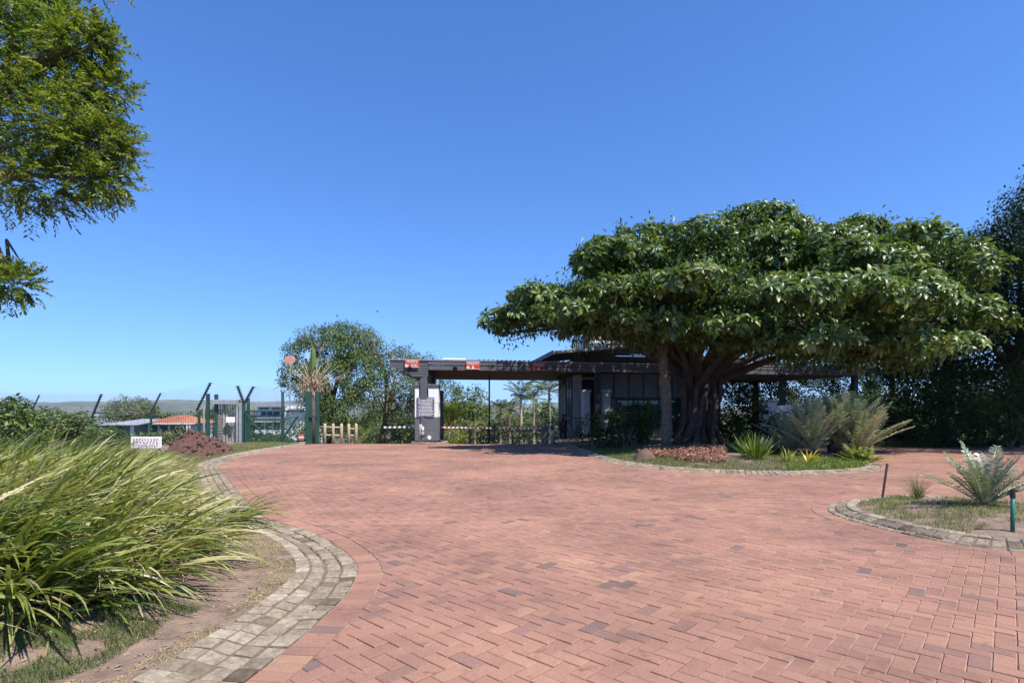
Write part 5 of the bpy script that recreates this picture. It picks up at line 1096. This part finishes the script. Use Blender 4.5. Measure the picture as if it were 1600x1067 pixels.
def cycad(lab, base, stem, n, L, el, group, tint=.5, leaf=.23, drp=(.12, .5), az=None, mats=None, name='cycad'):
    t = thing(name, lab, 'cycad', base, group); b = Vector(base); h = b + Vector((0, 0, stem)); m = MB(); q = min(1, .5 + stem * 1.4); m.tube([b - Vector((0, 0, .1)), h - Vector((0, 0, stem * .3)), h], [.16 * q, .18 * q, .11 * q], 9); m.build('stem', BARK, t, True)
    for k in range(n):
        a = 6.283 * (k * .381966) + random.uniform(-.15, .15) if az is None else az[k][0]; e_ = R(random.uniform(*el)) if az is None else az[k][1]
        frond((mats or {}).get(k, CYCAD), t, h, a, e_, L * random.uniform(.85, 1.1) * (1 if az is None else az[k][2]), random.uniform(*drp), 24 if L > 1.2 else 34, leaf, .80 * L / (24 if L > 1.2 else 34), vee=.26, fwd=.45, tint=random.uniform(tint - .2, tint + .25), stem=.016, start=.10)
    return t
CG = 'big cycads at the right end of the island'
for lab, px, py, st, n, L, el in (('left big cycad with fronds leaning over the white wall', 1272, 716, .2, 38, 1.7, (34, 86)), ('middle tallest big cycad of the island group', 1312, 714, .28, 42, 1.95, (42, 89)), ('right big cycad with fronds reaching over the shaded lane', 1342, 716, .22, 38, 1.8, (30, 84)), ('lowest big cycad at the left of the cycad group', 1238, 714, .2, 30, 1.35, (25, 80)), ('rearmost big cycad behind the middle tallest one', 1300, 705, .3, 26, 1.9, (45, 86))):
    cycad(lab, mz(px, py), st, n, L, el, CG, .74)
b = mz(1346, 722); t = thing('lime_fern', 'bright lime fern at the right tip of the island', 'fern', b)
for k in range(44): frond(LIME, t, np.array(b) + np.array([random.uniform(-.25, .25), random.uniform(-.2, .2), 0]), random.uniform(0, 6.28), R(random.uniform(25, 85)), random.uniform(.45, .72), random.uniform(.6, 1.4), 22, .075, .03, vee=.1, tint=random.uniform(.3, .8), stem=.006, start=.05)
def in_gc(q): x = q[:, 0] / q[:, 1]; return (x > 420 / F) & (em(q) > .0) & (em(q) < 1.1) & (fbm(q[:, 0] * 3, q[:, 1] * 3) > .42)
turf('lime_ground_cover', in_gc, m_bed_z, 3800, (6.4, 10.2, 12.5, 16.5), .16, .016, (.4, .25), LIME, (25, 85))

# ------------------------------------------------------------------ right island
def rz_(px, py): return ray_ground(px, py, r_bed_z, 4.5, 12)
b = rz_(1538, 792); AZ = [(R(a), R(e), l) for a, e, l in ((186, 30, 1.35), (150, 62, 1.0), (125, 78, 1.0), (200, 72, .95), (60, 76, 1.05), (35, 60, 1.1), (20, 45, 1.1), (80, 68, 1.0), (330, 52, 1.0), (300, 66, .95), (265, 74, .9), (10, 28, 1.15), (345, 33, 1.0), (215, 50, .9), (110, 60, 1.0), (355, 66, 1.05), (170, 48, .9))]
cycad('blue-green cycad with one browned frond on the small right island', b, .03, len(AZ), .80, (0, 0), None, .66, .15, (.2, .5), AZ, {15: DRYLEAF}, 'right_cycad').name = 'cycad'
tuft('grass_tuft', 'wispy dark grass tuft on the right island between stake and cycad', 'grass tuft', Vector(rz_(1433, 780)), 130, .42, .006, OLIVE, .06, (45, 90), (.1, .9), (.4, .25))
b = rz_(1377, 780); t = thing('metal_stake', 'thin rusty metal stake leaning at the tip of the right island', 'stake', b); m = MB(); m.tube([Vector(b) - Vector((0, 0, .1)), W(1386.5, 724, b[1])], .018, 6); m.build('rod', M('rusty rod', (.10, .055, .04), .8, .2, 20), t)
b = rz_(1582, 829); t = thing('tap_post', 'short green pipe with black tap at the right photo edge', 'tap', b); m = MB(); m.tube([Vector(b) - Vector((0, 0, .1)), W(1582.5, 776, b[1])], .021, 8); m.build('pipe', M('green pipe', (.02, .14, .10), .45, .1, 8), t, True)
m = MB(); m.tube([W(1582.5, 777, b[1]), W(1582, 764, b[1])], [.028, .022], 8); m.bar(W(1578, 767, b[1]), W(1589, 766, b[1]), .02); m.tube([W(1578, 767, b[1]), W(1576, 772, b[1])], .012, 6); m.build('tap_head', DARK, t)
for (px, py), lab in (((527, 494), 'tiny bird in the sky above the tallest gate tree'), ((590, 487), 'tiny lone bird in the sky right of the other one')):
    c = W(px, py, 60); t = thing('bird', lab, 'bird', c, 'birds in the sky'); m = MB(); m.tube([c + Vector((-.14, 0, 0)), c, c + Vector((.16, 0, .02))], [.015, .05, .01], 6); m.build('body', DARK, t, True); m = MB()
    for s in (-1, 1): m.add([c + Vector((0, 0, .03)), c + Vector((.06, s * .05, .05)), c + Vector((-.05, s * .3, .14)), c + Vector((-.10, s * .28, .13)), c + Vector((0, 0, .045)), c + Vector((-.05, s * .3, .15))], [(0, 1, 2, 3), (4, 5, 1)])
    m.build('wings', DARK, t)
# ------------------------------------------------------------------ air
hm = bpy.data.materials.new('haze'); hm.use_nodes = True; nt = hm.node_tree; nt.nodes.remove(nt.nodes['Principled BSDF'])
pv = nt.nodes.new('ShaderNodeVolumePrincipled'); pv.inputs['Color'].default_value = (.82, .9, 1, 1); pv.inputs['Density'].default_value = .0001; pv.inputs['Anisotropy'].default_value = .2
nt.links.new(pv.outputs[0], nt.nodes['Material Output'].inputs['Volume'])
hz = MB().box((0, 3600, 25), (13600, 8200, 170)).build('haze', hm, kind='stuff')
bpy.context.view_layer.update()
